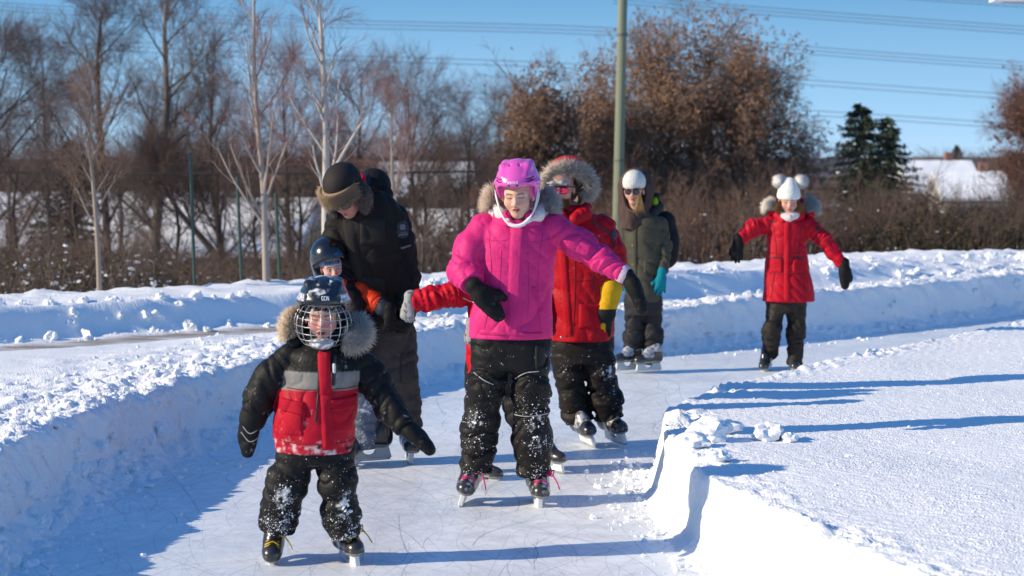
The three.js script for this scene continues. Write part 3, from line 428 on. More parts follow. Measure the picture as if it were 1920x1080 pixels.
// hedge and scrub
const shrubKinds = [5, 6, 7].map(s => { const r = rng(s), A = new Acc(), tips = [], o = { levels: 2, kids: [0, 7], ratio: [.5, .5], from: [0, .15], min: .004, thin: .6, wobble: .16, up: .05, ang: [.3, .8], bark: [1, 1, 1], twig: [1, 1, 1], tips }; for (let k = 0; k < 6; k++) grow(A, A, V(rr(-.1, .1, r), 0, rr(-.1, .1, r)), V(rr(-.35, .35, r), 1, rr(-.35, .35, r)), rr(.7, 1.05, r), .012, 1, o, r); return { geo: A.geo(), tips }; });
function scrub(name, label, cat, pxs, yTop, D0, D1, n, o, seed, hgt, leafN, cols, leafSize, snowN) {
  const r = rng(seed), B = [[], [], []], tips = [], g = base(name, V(), label, cat, null, 'stuff'), m = new THREE.Matrix4();
  for (let k = 0; k < n; k++) { const x = rr(pxs[0], pxs[1], r), D = rr(D0, D1, r), t = at(x, yTop(x) + rr(-12, 30, r), D), h = hgt * rr(.75, 1.1, r), K = (r() * 3) | 0, f = rr(.7, 1.3, r); qa.setFromAxisAngle(upV, r() * 6.283); m.compose(V(t.x, t.y - h * 1.0 - hgt * .2, t.z), qa, V(h * .9, h, h * .9)); B[K].push([m.clone(), o.bark.map(v => v * f)]); for (const [p, d] of shrubKinds[K].tips) if (p.y > .3) tips.push([p.clone().applyMatrix4(m), d.clone().transformDirection(m)]); }
  B.forEach((l, i) => copies('branch', shrubKinds[i].geo, barkMat, l, g));
  copies('twig', sprayGeo, barkMat, sprays(tips, o.sprayN ?? n * 9, hgt * .28, (o.sprayW ?? 1) , o.twig, r), g);
  if (leafN) copies('leaf', leafGeo, leafMats, leaves(tips, leafN, leafSize, cols, r, .16), g);
  if (snowN) { const S = []; for (let k = 0; k < snowN * 3; k++) { const [t] = tips[(r() * tips.length) | 0], s = rr(.008, .03, r) * (o.snow ?? 1); qa.setFromEuler(new THREE.Euler(rr(-.4, .4, r), r() * 6, rr(-.4, .4, r))); S.push([m.clone().compose(V(t.x, t.y - .12 * r(), t.z), qa, V(s * rr(.7, 1.6, r), s * rr(.6, 1, r), s * rr(.7, 1.4, r)))]); } copies('snow', lumpGeo(9.9), plainSnow, S, g); }
  return g;
}
const shrub = { ...bare, levels: 3, kids: [0, 6, 5], ratio: [.5, .5, .5], from: [0, .15, .2], min: .004, thin: .6, wobble: .2, up: .03, ang: [.3, .9], bark: [.13, .10, .085], twig: [.12, .08, .065] };
scrub('undergrowth', 'tangled brown undergrowth dusted with snow at the left', 'undergrowth', [-80, 300], () => 442, 24, 36, 135, shrub, 81, 1.5, 7000, [[.15, .095, .05], [.11, .075, .045], [.09, .075, .04]], .05, 900);
scrub('undergrowth', 'sparse brown brush behind the green posts', 'undergrowth', [290, 620], () => 470, 26, 40, 110, shrub, 82, 1.4, 3200, [[.12, .075, .04], [.09, .06, .035]], .05, 120);
scrub('undergrowth', 'low brown brush between the man in black and the pink girl', 'undergrowth', [690, 1010], x => 392, 34, 46, 70, shrub, 83, 2.6, 5000, [[.13, .08, .05], [.1, .065, .04]], .06, 160);
scrub('undergrowth', 'dark brushy band under the bare trees on the left', 'undergrowth', [-100, 1000], x => 335 + 8 * Math.sin(x * .02), 84, 96, 90, { ...shrub, sprayW: 2.2 }, 84, 2.6, 9000, [[.06, .045, .035], [.08, .055, .04]], .16, 60);
scrub('undergrowth', 'dense brown brush under the large brown tree', 'undergrowth', [1020, 1480], x => 378 + 26 * Math.sin(x * .017) * Math.sin(x * .041), 38, 48, 170, { ...shrub, twig: [.17, .105, .08] }, 85, 3.2, 12000, [[.2, .11, .065], [.15, .085, .05], [.11, .075, .05]], .07, 700);
scrub('hedge', 'dark brown brush behind the woman in the red coat', 'hedge', [1440, 1720], x => 385 + 24 * Math.sin(x * .021), 40, 48, 170, shrub, 86, 3.2, 13000, [[.09, .06, .045], [.12, .08, .055], [.07, .055, .04]], .07, 520);
scrub('hedge', 'dark evergreen hedge with snow clumps at the right', 'hedge', [1690, 1990], x => 385 + 9 * Math.sin(x * .05), 38, 43, 170, shrub, 87, 2.6, 26000, [[.028, .034, .016], [.045, .045, .018], [.06, .05, .02], [.035, .03, .02]], .075, 520);
scrub('undergrowth', 'far brown woods along the horizon behind the houses', 'woods', [-150, 1050], x => 285 + 14 * Math.sin(x * .013), 150, 170, 220, { ...shrub, sprayW: 2.6, twig: [.16, .1, .085] }, 88, 6, 0, [], .1, 0);
scrub('undergrowth', 'far brown woods beyond the snowy roofs at the right', 'woods', [1680, 1990], x => 302, 210, 230, 90, { ...shrub, sprayW: 3, twig: [.13, .1, .09] }, 89, 6, 0, [], .1, 0);
// ---------- modelling kit for people: distance fields, meshed ----------
const smin = (a, b, k) => { const h = k - Math.abs(a - b); return h > 0 ? Math.min(a, b) - h * h / (4 * k) : Math.min(a, b); };
const smax = (a, b, k) => -smin(-a, -b, k);
// a chain of tapered capsules: pts [x, y, z, r]; fold = depth of creases across it
function chain(pts, { fold = 0, F = 16, G = 13, k = .03, seed = 0, sz = 1, cap = false } = {}) {
  const S = []; let cum = 0; const lo = [9e9, 9e9, 9e9], hi = [-9e9, -9e9, -9e9];
  for (const p of pts) for (let c = 0; c < 3; c++) { lo[c] = Math.min(lo[c], p[c] - p[3] - fold); hi[c] = Math.max(hi[c], p[c] + p[3] + fold); }
  for (let i = 0; i < pts.length - 1; i++) { const a = pts[i], b = pts[i + 1], d = [b[0] - a[0], b[1] - a[1], b[2] - a[2]], L = Math.hypot(...d); S.push({ a, d, L2: L * L, L, cum, r0: a[3], r1: b[3] }); cum += L; }
  const f = (x, y, z) => {
    let D = 9e9, best = 9e9, al = 0;
    for (const s of S) {
      const px = x - s.a[0], py = y - s.a[1], pz = z - s.a[2]; let h = (px * s.d[0] + py * s.d[1] + pz * s.d[2]) / s.L2; h = h < 0 ? 0 : h > 1 ? 1 : h;
      const d = Math.hypot(px - s.d[0] * h, py - s.d[1] * h, (pz - s.d[2] * h) * sz) - (s.r0 + (s.r1 - s.r0) * h);
      if (d < best) { best = d; al = s.cum + h * s.L; } D = S.length > 1 ? smin(D, d, k) : d;
    }
    if (fold && D < fold * 3) { const w = n3(al * F * .85 + 1.2 * n3(x * 6 + seed, y * 6, z * 6), x * G * .55 + seed + y * 3, z * G * .55 - y * 2), e = n3(al * F * 1.9 + seed, x * G + y * 4, z * G); D += fold * (1.15 - 2.6 * Math.sqrt(Math.abs(w)) * .8 + .5 * e); }
    if (cap) { const s = S[S.length - 1], b = pts[pts.length - 1]; D = smax(D, ((x - b[0]) * s.d[0] + (y - b[1]) * s.d[1] + (z - b[2]) * s.d[2]) / s.L, .01); }
    return D;
  };
  return { f, lo, hi };
}
function ell(c, r, q) {
  const m = q ? new THREE.Matrix3().setFromMatrix4(new THREE.Matrix4().makeRotationFromEuler(new THREE.Euler(...q)).transpose()).elements : null, R = Math.max(...r);
  const f = (x, y, z) => { x -= c[0]; y -= c[1]; z -= c[2]; if (m) { const X = m[0] * x + m[3] * y + m[6] * z, Y = m[1] * x + m[4] * y + m[7] * z; z = m[2] * x + m[5] * y + m[8] * z; x = X; y = Y; }
    const k0 = Math.hypot(x / r[0], y / r[1], z / r[2]), k1 = Math.hypot(x / (r[0] * r[0]), y / (r[1] * r[1]), z / (r[2] * r[2])); return k1 < 1e-6 ? -Math.min(...r) : k0 * (k0 - 1) / k1; };
  return { f, lo: c.map((v, i) => v - (q ? R : r[i])), hi: c.map((v, i) => v + (q ? R : r[i])) };
}
// stacked oval sections [y, cx, cz, rx, rz], flat at both ends; fold = soft creases
function loft(lv, { fold = 0, Fx = 5, Fy = 9, seed = 0, edge = .012 } = {}) {
  const lo = [9e9, lv[0][0] - .01, 9e9], hi = [-9e9, lv[lv.length - 1][0] + .01, -9e9];
  for (const l of lv) { lo[0] = Math.min(lo[0], l[1] - l[3] - fold); hi[0] = Math.max(hi[0], l[1] + l[3] + fold); lo[2] = Math.min(lo[2], l[2] - l[4] - fold); hi[2] = Math.max(hi[2], l[2] + l[4] + fold); }
  const n = lv.length, y0 = lv[0][0], y1 = lv[n - 1][0];
  const f = (x, y, z) => {
    const yy = clamp(y, y0, y1); let i = 0; while (i < n - 2 && yy > lv[i + 1][0]) i++;
    const a = lv[Math.max(0, i - 1)], b = lv[i], c = lv[i + 1], e = lv[Math.min(n - 1, i + 2)], t = (yy - b[0]) / (c[0] - b[0]), t2 = t * t, t3 = t2 * t;
    const I = k => { const m0 = i ? (c[k] - a[k]) / (c[0] - a[0]) * (c[0] - b[0]) : c[k] - b[k], m1 = i < n - 2 ? (e[k] - b[k]) / (e[0] - b[0]) * (c[0] - b[0]) : c[k] - b[k]; return b[k] * (2 * t3 - 3 * t2 + 1) + m0 * (t3 - 2 * t2 + t) + c[k] * (3 * t2 - 2 * t3) + m1 * (t3 - t2); };
    const rx = I(3), rz = I(4), dx = x - I(1), dz = z - I(2), k0 = Math.hypot(dx / rx, dz / rz), k1 = Math.hypot(dx / (rx * rx), dz / (rz * rz));
    let D = k1 < 1e-6 ? -Math.min(rx, rz) : k0 * (k0 - 1) / k1;
    if (fold && Math.abs(D) < fold * 4) { const w = n3(x * Fx + seed + 1.5 * n3(y * 3, seed, x * 2), y * Fy + x * 3, z * Fx), e2 = n3(x * Fx * 2.3 + y * 4, y * Fy * 1.9 + seed, z * Fx * 2.3); D += fold * (1.2 - 2.2 * Math.sqrt(Math.abs(w)) + .6 * e2); }
    return smax(D, Math.max(y0 - y, y - y1), edge);
  };
  return { f, lo, hi };
}
function join(list, k = .03) {
  const lo = [9e9, 9e9, 9e9], hi = [-9e9, -9e9, -9e9]; for (const p of list) for (let c = 0; c < 3; c++) { lo[c] = Math.min(lo[c], p.lo[c]); hi[c] = Math.max(hi[c], p.hi[c]); }
  const fs = list.map(p => p.f), n = fs.length;
  return { f: (x, y, z) => { let d = fs[0](x, y, z); for (let i = 1; i < n; i++) d = smin(d, fs[i](x, y, z), k); return d; }, lo, hi };
}
const cut = (a, b, k = .01) => ({ f: (x, y, z) => smax(a.f(x, y, z), -b(x, y, z), k), lo: a.lo, hi: a.hi });
const also = (a, b, k) => join([a, b], k);
function skin(s, h, col) { h *= h < .003 ? 1.15 : 1.3;                                        // surface nets with gradient normals
  const f = s.f, pad = h * 2, lo = s.lo.map(v => v - pad), n = s.hi.map((v, i) => Math.ceil((v + pad - lo[i]) / h) + 1), [nx, ny, nz] = n, F = new Float32Array(nx * ny * nz), B = 6, R = B * h * .87 * 1.25 + .012;
  for (let bz = 0; bz < nz; bz += B) for (let by = 0; by < ny; by += B) for (let bx = 0; bx < nx; bx += B) {
    const d = f(lo[0] + (bx + B / 2) * h, lo[1] + (by + B / 2) * h, lo[2] + (bz + B / 2) * h), skip = Math.abs(d) > R, ex = Math.min(nx, bx + B), ey = Math.min(ny, by + B), ez = Math.min(nz, bz + B);
    for (let z = bz; z < ez; z++) for (let y = by; y < ey; y++) for (let x = bx; x < ex; x++) F[x + nx * (y + ny * z)] = skip ? d : f(lo[0] + x * h, lo[1] + y * h, lo[2] + z * h);
  }
  const id = new Int32Array(nx * ny * nz).fill(-1), pos = [], idx = [], sx = 1, sy = nx, sz = nx * ny;
  for (let z = 0; z < nz - 1; z++) for (let y = 0; y < ny - 1; y++) for (let x = 0; x < nx - 1; x++) {
    const o = x + nx * (y + ny * z); let m = 0; for (let c = 0; c < 8; c++) if (F[o + (c & 1) * sx + (c >> 1 & 1) * sy + (c >> 2) * sz] < 0) m |= 1 << c;
    if (m === 0 || m === 255) continue;
    let X = 0, Y = 0, Z = 0, k = 0;
    for (let c = 0; c < 8; c++) for (const b of [1, 2, 4]) if (!(c & b)) { const c2 = c | b; if ((m >> c & 1) !== (m >> c2 & 1)) { const va = F[o + (c & 1) * sx + (c >> 1 & 1) * sy + (c >> 2) * sz], vb = F[o + (c2 & 1) * sx + (c2 >> 1 & 1) * sy + (c2 >> 2) * sz], t = va / (va - vb); X += (c & 1) + (b === 1 ? t : 0); Y += (c >> 1 & 1) + (b === 2 ? t : 0); Z += (c >> 2) + (b === 4 ? t : 0); k++; } }
    id[o] = pos.length / 3; pos.push(lo[0] + (x + X / k) * h, lo[1] + (y + Y / k) * h, lo[2] + (z + Z / k) * h);
  }
  const q = (a, b, c, d, flip) => { if (a < 0 || b < 0 || c < 0 || d < 0) return; if (flip) idx.push(a, c, b, a, d, c); else idx.push(a, b, c, a, c, d); };
  for (let z = 1; z < nz - 1; z++) for (let y = 1; y < ny - 1; y++) for (let x = 1; x < nx - 1; x++) {
    const o = x + nx * (y + ny * z), s0 = F[o] < 0;
    if (s0 !== F[o + sx] < 0) q(id[o - sy - sz], id[o - sz], id[o], id[o - sy], !s0);
    if (s0 !== F[o + sy] < 0) q(id[o - sx - sz], id[o - sx], id[o], id[o - sz], !s0);
    if (s0 !== F[o + sz] < 0) q(id[o - sx - sy], id[o - sy], id[o], id[o - sx], !s0);
  }
  const N = pos.length / 3, nor = new Float32Array(N * 3), C = new Float32Array(N * 3), uv = new Float32Array(N * 2), e = h * .6;
  for (let i = 0; i < N; i++) {
    const x = pos[i * 3], y = pos[i * 3 + 1], z = pos[i * 3 + 2]; let a = f(x + e, y, z) - f(x - e, y, z), b = f(x, y + e, z) - f(x, y - e, z), c = f(x, y, z + e) - f(x, y, z - e); const L = Math.hypot(a, b, c) || 1; a /= L; b /= L; c /= L;
    nor[i * 3] = a; nor[i * 3 + 1] = b; nor[i * 3 + 2] = c; C.set(typeof col === 'function' ? col(x, y, z, a, b, c) : col, i * 3); uv[i * 2] = x + z * .6; uv[i * 2 + 1] = y + z * .35;
  }
  const g = new THREE.BufferGeometry(); g.setAttribute('position', new THREE.Float32BufferAttribute(pos, 3)); g.setAttribute('normal', new THREE.BufferAttribute(nor, 3)); g.setAttribute('color', new THREE.BufferAttribute(C, 3)); g.setAttribute('uv', new THREE.BufferAttribute(uv, 2)); g.setIndex(idx); return g;
}
const grad = (f, p, e = .002) => V(f(p.x + e, p.y, p.z) - f(p.x - e, p.y, p.z), f(p.x, p.y + e, p.z) - f(p.x, p.y - e, p.z), f(p.x, p.y, p.z + e) - f(p.x, p.y, p.z - e)).normalize();
function hit(f, p, dir, max = .8) { const q = p.clone(); let t = 0; for (let i = 0; i < 140 && t < max; i++) { const d = f(q.x, q.y, q.z); if (d < .0008) return q; const s = Math.max(.0006, d * .6); q.addScaledVector(dir, s); t += s; } return null; }
// a pad that follows a surface: pocket, flap, badge, placket. c = point in front of it, u/v = half axes, dir = towards the surface
function pad(s, c, u, v, dir, { nx = 14, ny = 14, t = .006, round = 0, col, lift = 0 } = {}) {
  const A = new Acc(), P = [], N = [], MISS = [];
  for (let j = 0; j <= ny; j++) for (let i = 0; i <= nx; i++) {
    let a = i / nx * 2 - 1, b = j / ny * 2 - 1; if (round) { const A2 = a * Math.sqrt(1 - b * b / 2), B2 = b * Math.sqrt(1 - a * a / 2); a = mix(a, A2, round); b = mix(b, B2, round); }
    const p = c.clone().addScaledVector(u, a).addScaledVector(v, b), h0 = hit(s.f, p, dir), h = h0 ?? p; MISS.push(!h0);
    const n = grad(s.f, h, .006); if (n.dot(dir) > 0) n.negate(); P.push(h); N.push(n);
  }
  const M = nx + 1, f0 = A.p.length / 3;
  for (let j = 0; j <= ny; j++) for (let i = 0; i <= nx; i++) { const k = j * M + i, e = Math.min(i, nx - i, j, ny - j), q = P[k], n = N[k], w = (e === 0 ? -.004 : e === 1 ? t * .8 : t) + (e ? lift : 0); A.v(q.x + n.x * w, q.y + n.y * w, q.z + n.z * w, n.x, n.y, n.z, col ?? [1, 1, 1], i / nx, j / ny); }
  const fl = V().crossVectors(u, v).dot(dir) > 0;
  for (let j = 0; j < ny; j++) for (let i = 0; i < nx; i++) { const o = j * M + i; if (MISS[o] || MISS[o + 1] || MISS[o + M] || MISS[o + M + 1]) continue; const a = f0 + o, b = a + 1, d = a + M, e = d + 1; fl ? A.i.push(a, d, b, b, d, e) : A.i.push(a, b, d, b, e, d); }
  const g = A.geo(); if (t > .0025) { const keep = g.attributes.normal.clone(); g.computeVertexNormals(); if (g.attributes.normal.getX(M * 2) * keep.getX(M * 2) + g.attributes.normal.getY(M * 2) * keep.getY(M * 2) + g.attributes.normal.getZ(M * 2) * keep.getZ(M * 2) < 0) { const n = g.attributes.normal; for (let i = 0; i < n.count; i++) n.setXYZ(i, -n.getX(i), -n.getY(i), -n.getZ(i)); } }
  return g;
}
function cord(s, pts, dir, r, col, lift = 0, n = 24) {                   // a thin cord lying on a surface
  const c = new THREE.CatmullRomCurve3(pts), A = new Acc(), q = []; for (const p of c.getPoints(n)) { const h = hit(s.f, p, dir); if (h) q.push(h.addScaledVector(dir, -lift)); }
  if (q.length > 2) A.tube(q, q.map(() => r), 6, col, true); return A.geo();
}
function textTex(txt, { w = 256, h = 64, font = 'italic bold 52px sans-serif', fg = '#fff', bg = null } = {}) {
  const c = document.createElement('canvas'); c.width = w; c.height = h; const x = c.getContext('2d'); if (bg) { x.fillStyle = bg; x.fillRect(0, 0, w, h); }
  x.font = font; x.textAlign = 'center'; x.textBaseline = 'middle'; x.fillStyle = fg; if (typeof txt === 'function') txt(x, w, h); else x.fillText(txt, w / 2, h / 2, w * .96);
  const t = new THREE.CanvasTexture(c); t.colorSpace = THREE.SRGBColorSpace; return t;
}
const decalMat = (tex) => new THREE.MeshStandardMaterial({ map: tex, transparent: true, alphaTest: .4, roughness: .6 });
// fur: strands are copies of one curved, tapered hair
const strandGeo = (() => { const A = new Acc(), p = [], r = [], c = []; for (let i = 0; i <= 3; i++) { const t = i / 3; p.push(V(.3 * t * t, t * (1 - .12 * t), 0)); r.push(t < 1 ? 1 - .55 * t : .08); c.push([.72 + .4 * t, .7 + .42 * t, .68 + .44 * t]); } A.tube(p, r.map(v => v * .028), 3, c); for (let i = 0; i < A.n.length; i += 3) { const v = V(A.n[i] * .5 + .25, A.n[i + 1] * .5 + .9, A.n[i + 2] * .5).normalize(); A.n[i] = v.x; A.n[i + 1] = v.y; A.n[i + 2] = v.z; } return A.geo(); })();
function fur(n, len, w, at_, c0, c1, r, droop = .25) {
  const out = [];
  for (let k = 0; k < n; k++) { const [p, d] = at_(r), L = len * rr(.5, 1.25, r); d.add(V(rr(-1, 1, r), rr(-1, 1, r) - droop, rr(-1, 1, r)).multiplyScalar(.32)).normalize(); out.push([p.clone(), d.clone(), L, w / .028, mix3(c0, c1, clamp(.35 + .65 * r())), r() * 6.283]); }
  return out;
}
function hair(name, lists, parent) {
  const S = lists.flat(), im = new THREE.InstancedMesh(strandGeo, FUR, S.length), m = new THREE.Matrix4(), q = new THREE.Quaternion(), q2 = new THREE.Quaternion(), up = V(0, 1, 0), c = new THREE.Color();
  S.forEach(([p, d, L, w, col, a], i) => { q.setFromUnitVectors(up, d).multiply(q2.setFromAxisAngle(up, a)); im.setMatrixAt(i, m.compose(p, q, V(w, L, w))); im.setColorAt(i, c.setRGB(...col)); });
  im.name = name; im.castShadow = im.receiveShadow = true; im.userData.kind = 'stuff'; parent.add(im); return im;
}
const clothBump = noiseTex(512, (u, v) => { const a = tileN(u + .0, v, 5, 3, 7.7), b = tileN(u, v, 9, 2, 2.9); return .25 + .5 * Math.sqrt(Math.min(1, Math.abs(a) * 2.2)) + .3 * Math.sqrt(Math.min(1, Math.abs(b) * 2)) * .7 + tileN(u, v, 60, 1, 1.7) * .12; }, { rx: 2.2, ry: 2.2 });
const cloth = (o = {}) => new THREE.MeshPhysicalMaterial({ vertexColors: true, roughness: .68, specularIntensity: .3, bumpMap: clothBump, bumpScale: .004, ...o });
const CLOTH = cloth(), SHELL = cloth({ roughness: .55 }), FUR = new THREE.MeshPhysicalMaterial({ vertexColors: true, roughness: .95, transmission: .4, thickness: 0, specularIntensity: .3 }), SKIN = new THREE.MeshPhysicalMaterial({ vertexColors: true, roughness: .5, specularIntensity: .4 }), PLASTIC = new THREE.MeshPhysicalMaterial({ vertexColors: true, roughness: .28, clearcoat: .4, clearcoatRoughness: .2 }), KNIT = cloth({ roughness: .95, bumpScale: .006 });
const STEEL = std(.55, .56, .58, { metalness: .9, roughness: .25 }), WHITEP = std(.72, .73, .74, { roughness: .35 }), BLACKP = std(.02, .02, .022, { roughness: .4 });
const BLK = [.011, .011, .012], SNW = [.85, .86, .88];
// crumbs of snow stuck to cloth where mask(p) says
const crumbGeo = (() => { const g = new THREE.IcosahedronGeometry(1, 1), p = g.attributes.position; for (let i = 0; i < p.count; i++) { const x = p.getX(i), y = p.getY(i), z = p.getZ(i), k = 1 + .5 * n3(x * 1.7 + 3, y * 1.7, z * 1.7); p.setXYZ(i, x * k, y * k, z * k); } g.computeVertexNormals(); return g; })();
function stuck(geo, n, mask, r, s0, s1, parent) {
  const p = geo.attributes.position, nn = geo.attributes.normal, M = []; let tries = 0;
  for (let k = 0; k < n && tries < n * 60; tries++) { const i = (r() * p.count) | 0, x = p.getX(i), y = p.getY(i), z = p.getZ(i); if (r() > mask(x, y, z)) continue; k++; const s = mix(s0, s1, r() ** 4); M.push(new THREE.Matrix4().compose(V(x + rr(-1, 1, r) * .003 + nn.getX(i) * s * .2, y + rr(-1, 1, r) * .003, z + nn.getZ(i) * s * .2), new THREE.Quaternion().setFromEuler(new THREE.Euler(r() * 6, r() * 6, 0)), V(s * rr(.6, 1.8, r), s * rr(.5, 1.2, r), s * .7))); }
  const im = new THREE.InstancedMesh(crumbGeo, plainSnow, M.length); M.forEach((m, i) => im.setMatrixAt(i, m)); im.name = 'snow'; im.userData.kind = 'stuff'; parent.add(im);
}
// head in its own frame: eyes at y = 0, face to +z, about 0.23 m from chin to crown
function headField(o = {}) {
  const sx = [-1, 1], w = o.jaw ?? 1;
  let s = join([ell([0, .045, -.014], [.075, .082, .095]), ell([0, -.028, .02], [.061 * w, .08, .068]), ell([0, -.092, .052], [.027 * w, .022, .024]), ...sx.map(k => ell([k * .036, -.028, .055], [.028, .026, .026])), chain([[-.045, .022, .066, .013], [0, .02, .078, .012], [.045, .022, .066, .013]])], .03);
  const sock = join(sx.map(k => ell([k * .032, .0, .101], [.02, .013, .014])), .002); s = cut(s, sock.f, .014);
  s = join([s, ...sx.map(k => ell([k * .031, -.001, .074], [.017, .0125, .0125]))], .006);
  s = join([s, chain([[0, .006, .082, .008], [0, -.018, .094, .009], [0, -.033, .103, .0115]], { k: .01 }), ...sx.map(k => ell([k * .0115, -.037, .093], [.0085, .0075, .01]))], .012);
  s = join([s, chain([[-.021, -.061, .078, .004], [-.008, -.0575, .0885, .0058], [.008, -.0575, .0885, .0058], [.021, -.061, .078, .004]], { k: .006 }), chain([[-.018, -.0665, .079, .0045], [0, -.0695, .0875, .0072], [.018, -.0665, .079, .0045]], { k: .006 })], .006);
  const mo = chain([[-.016, -.0635, .09, .0028], [.016, -.0635, .09, .0028]]), mh = o.mouth ?? 1; s = cut(s, (x, y, z) => mo.f(x, y, z) - .0012 * mh, .003);
  s = join([s, ...sx.map(k => ell([k * .077, -.006, -.012], [.011, .03, .019], [0, k * .35, 0]))], .01);
  return join([s, chain([[0, -.07, -.025, .05], [0, -.2, -.035, .055]])], .03);
}
function headColor(o) {
  const sk = o.skin ?? [.58, .33, .25], rd = o.red ?? [.62, .24, .19], lip = o.lip ?? [.48, .16, .15], bw = o.brow ?? [.12, .07, .05];
  return (x, y, z) => {
    let c = sk; const X = Math.abs(x), nz = .5 + .5 * n3(x * 40, y * 40, z * 40);
    c = mix3(c, rd, (o.flush ?? .6) * Math.max(sst(.034, .008, Math.hypot(X - .038, y + .03)) * sst(.03, .06, z), sst(.02, .006, Math.hypot(x, y + .034)) * sst(.088, .1, z)) * (.7 + .5 * nz));
    if (z > .05) {
      const ly = -.0635, l = sst(1.15, .85, Math.hypot(x / .0225, (y - ly) / .0125)); c = mix3(c, lip, l * .85); if (z < .0865 || o.mouth > 2) c = mix3(c, [.06, .015, .015], sst(1.1, .7, Math.hypot(x / .0165, (y - ly) / (.0032 * (o.mouth ?? 1)))) );
      if (o.mouth > 2.5) c = mix3(c, [.7, .66, .6], sst(1.1, .8, Math.hypot(x / .012, (y - ly - .0022) / .0025)));
      const by = .0185 + .004 * sst(.012, .034, X) - .006 * sst(.036, .052, X); c = mix3(c, bw, sst(.0055, .002, Math.abs(y - by)) * sst(.009, .014, X) * sst(.052, .044, X) * .9);
      const ey = -.001, ax = (X - .0315) / .0155, open = o.eye ?? .5, lid = .0075 * open * Math.max(0, 1 - ax * ax);
      if (Math.abs(ax) < 1.15) { if (open > .6 && Math.abs(y - ey) < lid) c = Math.hypot(X - .031 - (o.look ?? 0) * Math.sign(x), y - ey) < .0062 ? (Math.hypot(X - .031, y - ey) < .003 ? [.01, .01, .01] : [.09, .08, .07]) : [.6, .56, .53]; else c = mix3(c, [.055, .03, .025], sst(.0042, .0016, Math.abs(y - ey - (open > .6 ? lid : -.001 + .003 * ax * ax)))); c = mix3(c, mix3(sk, rd, .6), .35 * sst(.012, .004, Math.abs(y - ey))); }
      if (o.beard) c = mix3(c, o.beard, .9 * clamp(sst(-.036, -.05, y + .012 * (X / .05)) * (1 - sst(1.3, 1.0, Math.hypot(x / .024, (y - ly) / .008))) * (.75 + .5 * nz)));
    }
    if (o.beard && z <= .05 && y < -.02) c = mix3(c, o.beard, sst(-.02, .02, z) * sst(-.02, -.05, y));
    if (o.hair && (y > .055 || z < -.015 && y > -.06)) c = o.hair;
    return c;
  };
}
const frame = (p, yaw = 0, pitch = 0, roll = 0, s = 1) => new THREE.Matrix4().compose(p, new THREE.Quaternion().setFromEuler(new THREE.Euler(pitch, yaw, roll, 'YXZ')), V(s, s, s));
// glove in world axes: wrist W, D towards the fingertips, N out of the back of the hand, side = +1 if the thumb lies on D x N
function handField({ W, D, N, s = 1, side = 1, mitt = false, curl = .5, spread = .1, cuff = .06, cuffR = .05, thumbOut = .8 }) {
  D = D.clone().normalize(); N = N.clone().addScaledVector(D, -N.dot(D)).normalize(); const X = V().crossVectors(D, N).multiplyScalar(side), L = [];
  const pt = (x, y, z) => W.clone().addScaledVector(X, x * s).addScaledVector(D, y * s).addScaledVector(N, z * s), a4 = (p, r) => [p.x, p.y, p.z, r * s];
  if (cuff) L.push(chain([a4(pt(0, -cuff, 0), cuffR), a4(pt(0, .012, 0), cuffR * .8)], { fold: .002, F: 40 }));
  const q = (list, o) => chain(list.map(([x, y, z, r]) => a4(pt(x, y, z), r)), o);
  if (mitt) {
    L.push(q([[-.012, .03, 0, .04], [.012, .03, 0, .04]], {}), q([[-.016, .07, -.004, .037], [.014, .075, -.004, .037]], {}), q([[-.012, .12, -.02 * curl - .006, .035], [.008, .13, -.024 * curl - .006, .034]], {}), q([[-.004, .165, -.06 * curl - .006, .03], [.003, .168, -.06 * curl - .006, .028]], {}));
    L.push(q([[.035, .035, -.006, .024], [.035 + .04 * thumbOut, .085, -.016, .022], [.035 + .05 * thumbOut, .115, -.022, .019]], { k: .02 }));
    return join(L, .028 * s);
  }
  L.push(q([[-.024, .03, 0, .022], [-.026, .08, 0, .0185]], {}), q([[0, .03, 0, .024], [0, .085, 0, .0195]], {}), q([[.022, .03, 0, .022], [.026, .084, 0, .0185]], {}));
  let palm = join(L, .03 * s); const F = [];
  [[-.034, .076, .058, .0115], [-.0115, .086, .07, .0125], [.0115, .088, .074, .0125], [.034, .082, .066, .012]].forEach(([x, y, l, r], i) => {
    const P = []; let p = [x, y, 0], a = .12 * curl; const sp = (x / .034) * spread;
    P.push([...p, r]); for (const [k, t] of [[.42, .55], [.32, .75], [.26, .6]]) { a += curl * t * (1 + .12 * (i - 1.5)); p = [p[0] + Math.sin(sp) * l * k, p[1] + Math.cos(a) * l * k, p[2] - Math.sin(a) * l * k]; P.push([...p, r * (1 - .14 * k)]); r *= .95; }
    F.push(q(P, { k: .006 }));
  });
  const fing = F.reduce((a, b) => also(a, b, .003 * s)), th = q([[.03, .025, -.006, .0165], [.03 + .032 * thumbOut, .058, -.016, .0145], [.03 + .042 * thumbOut, .095, -.026, .0125]], { k: .012 });
  return also(also(palm, fing, .012 * s), th, .012 * s);
}
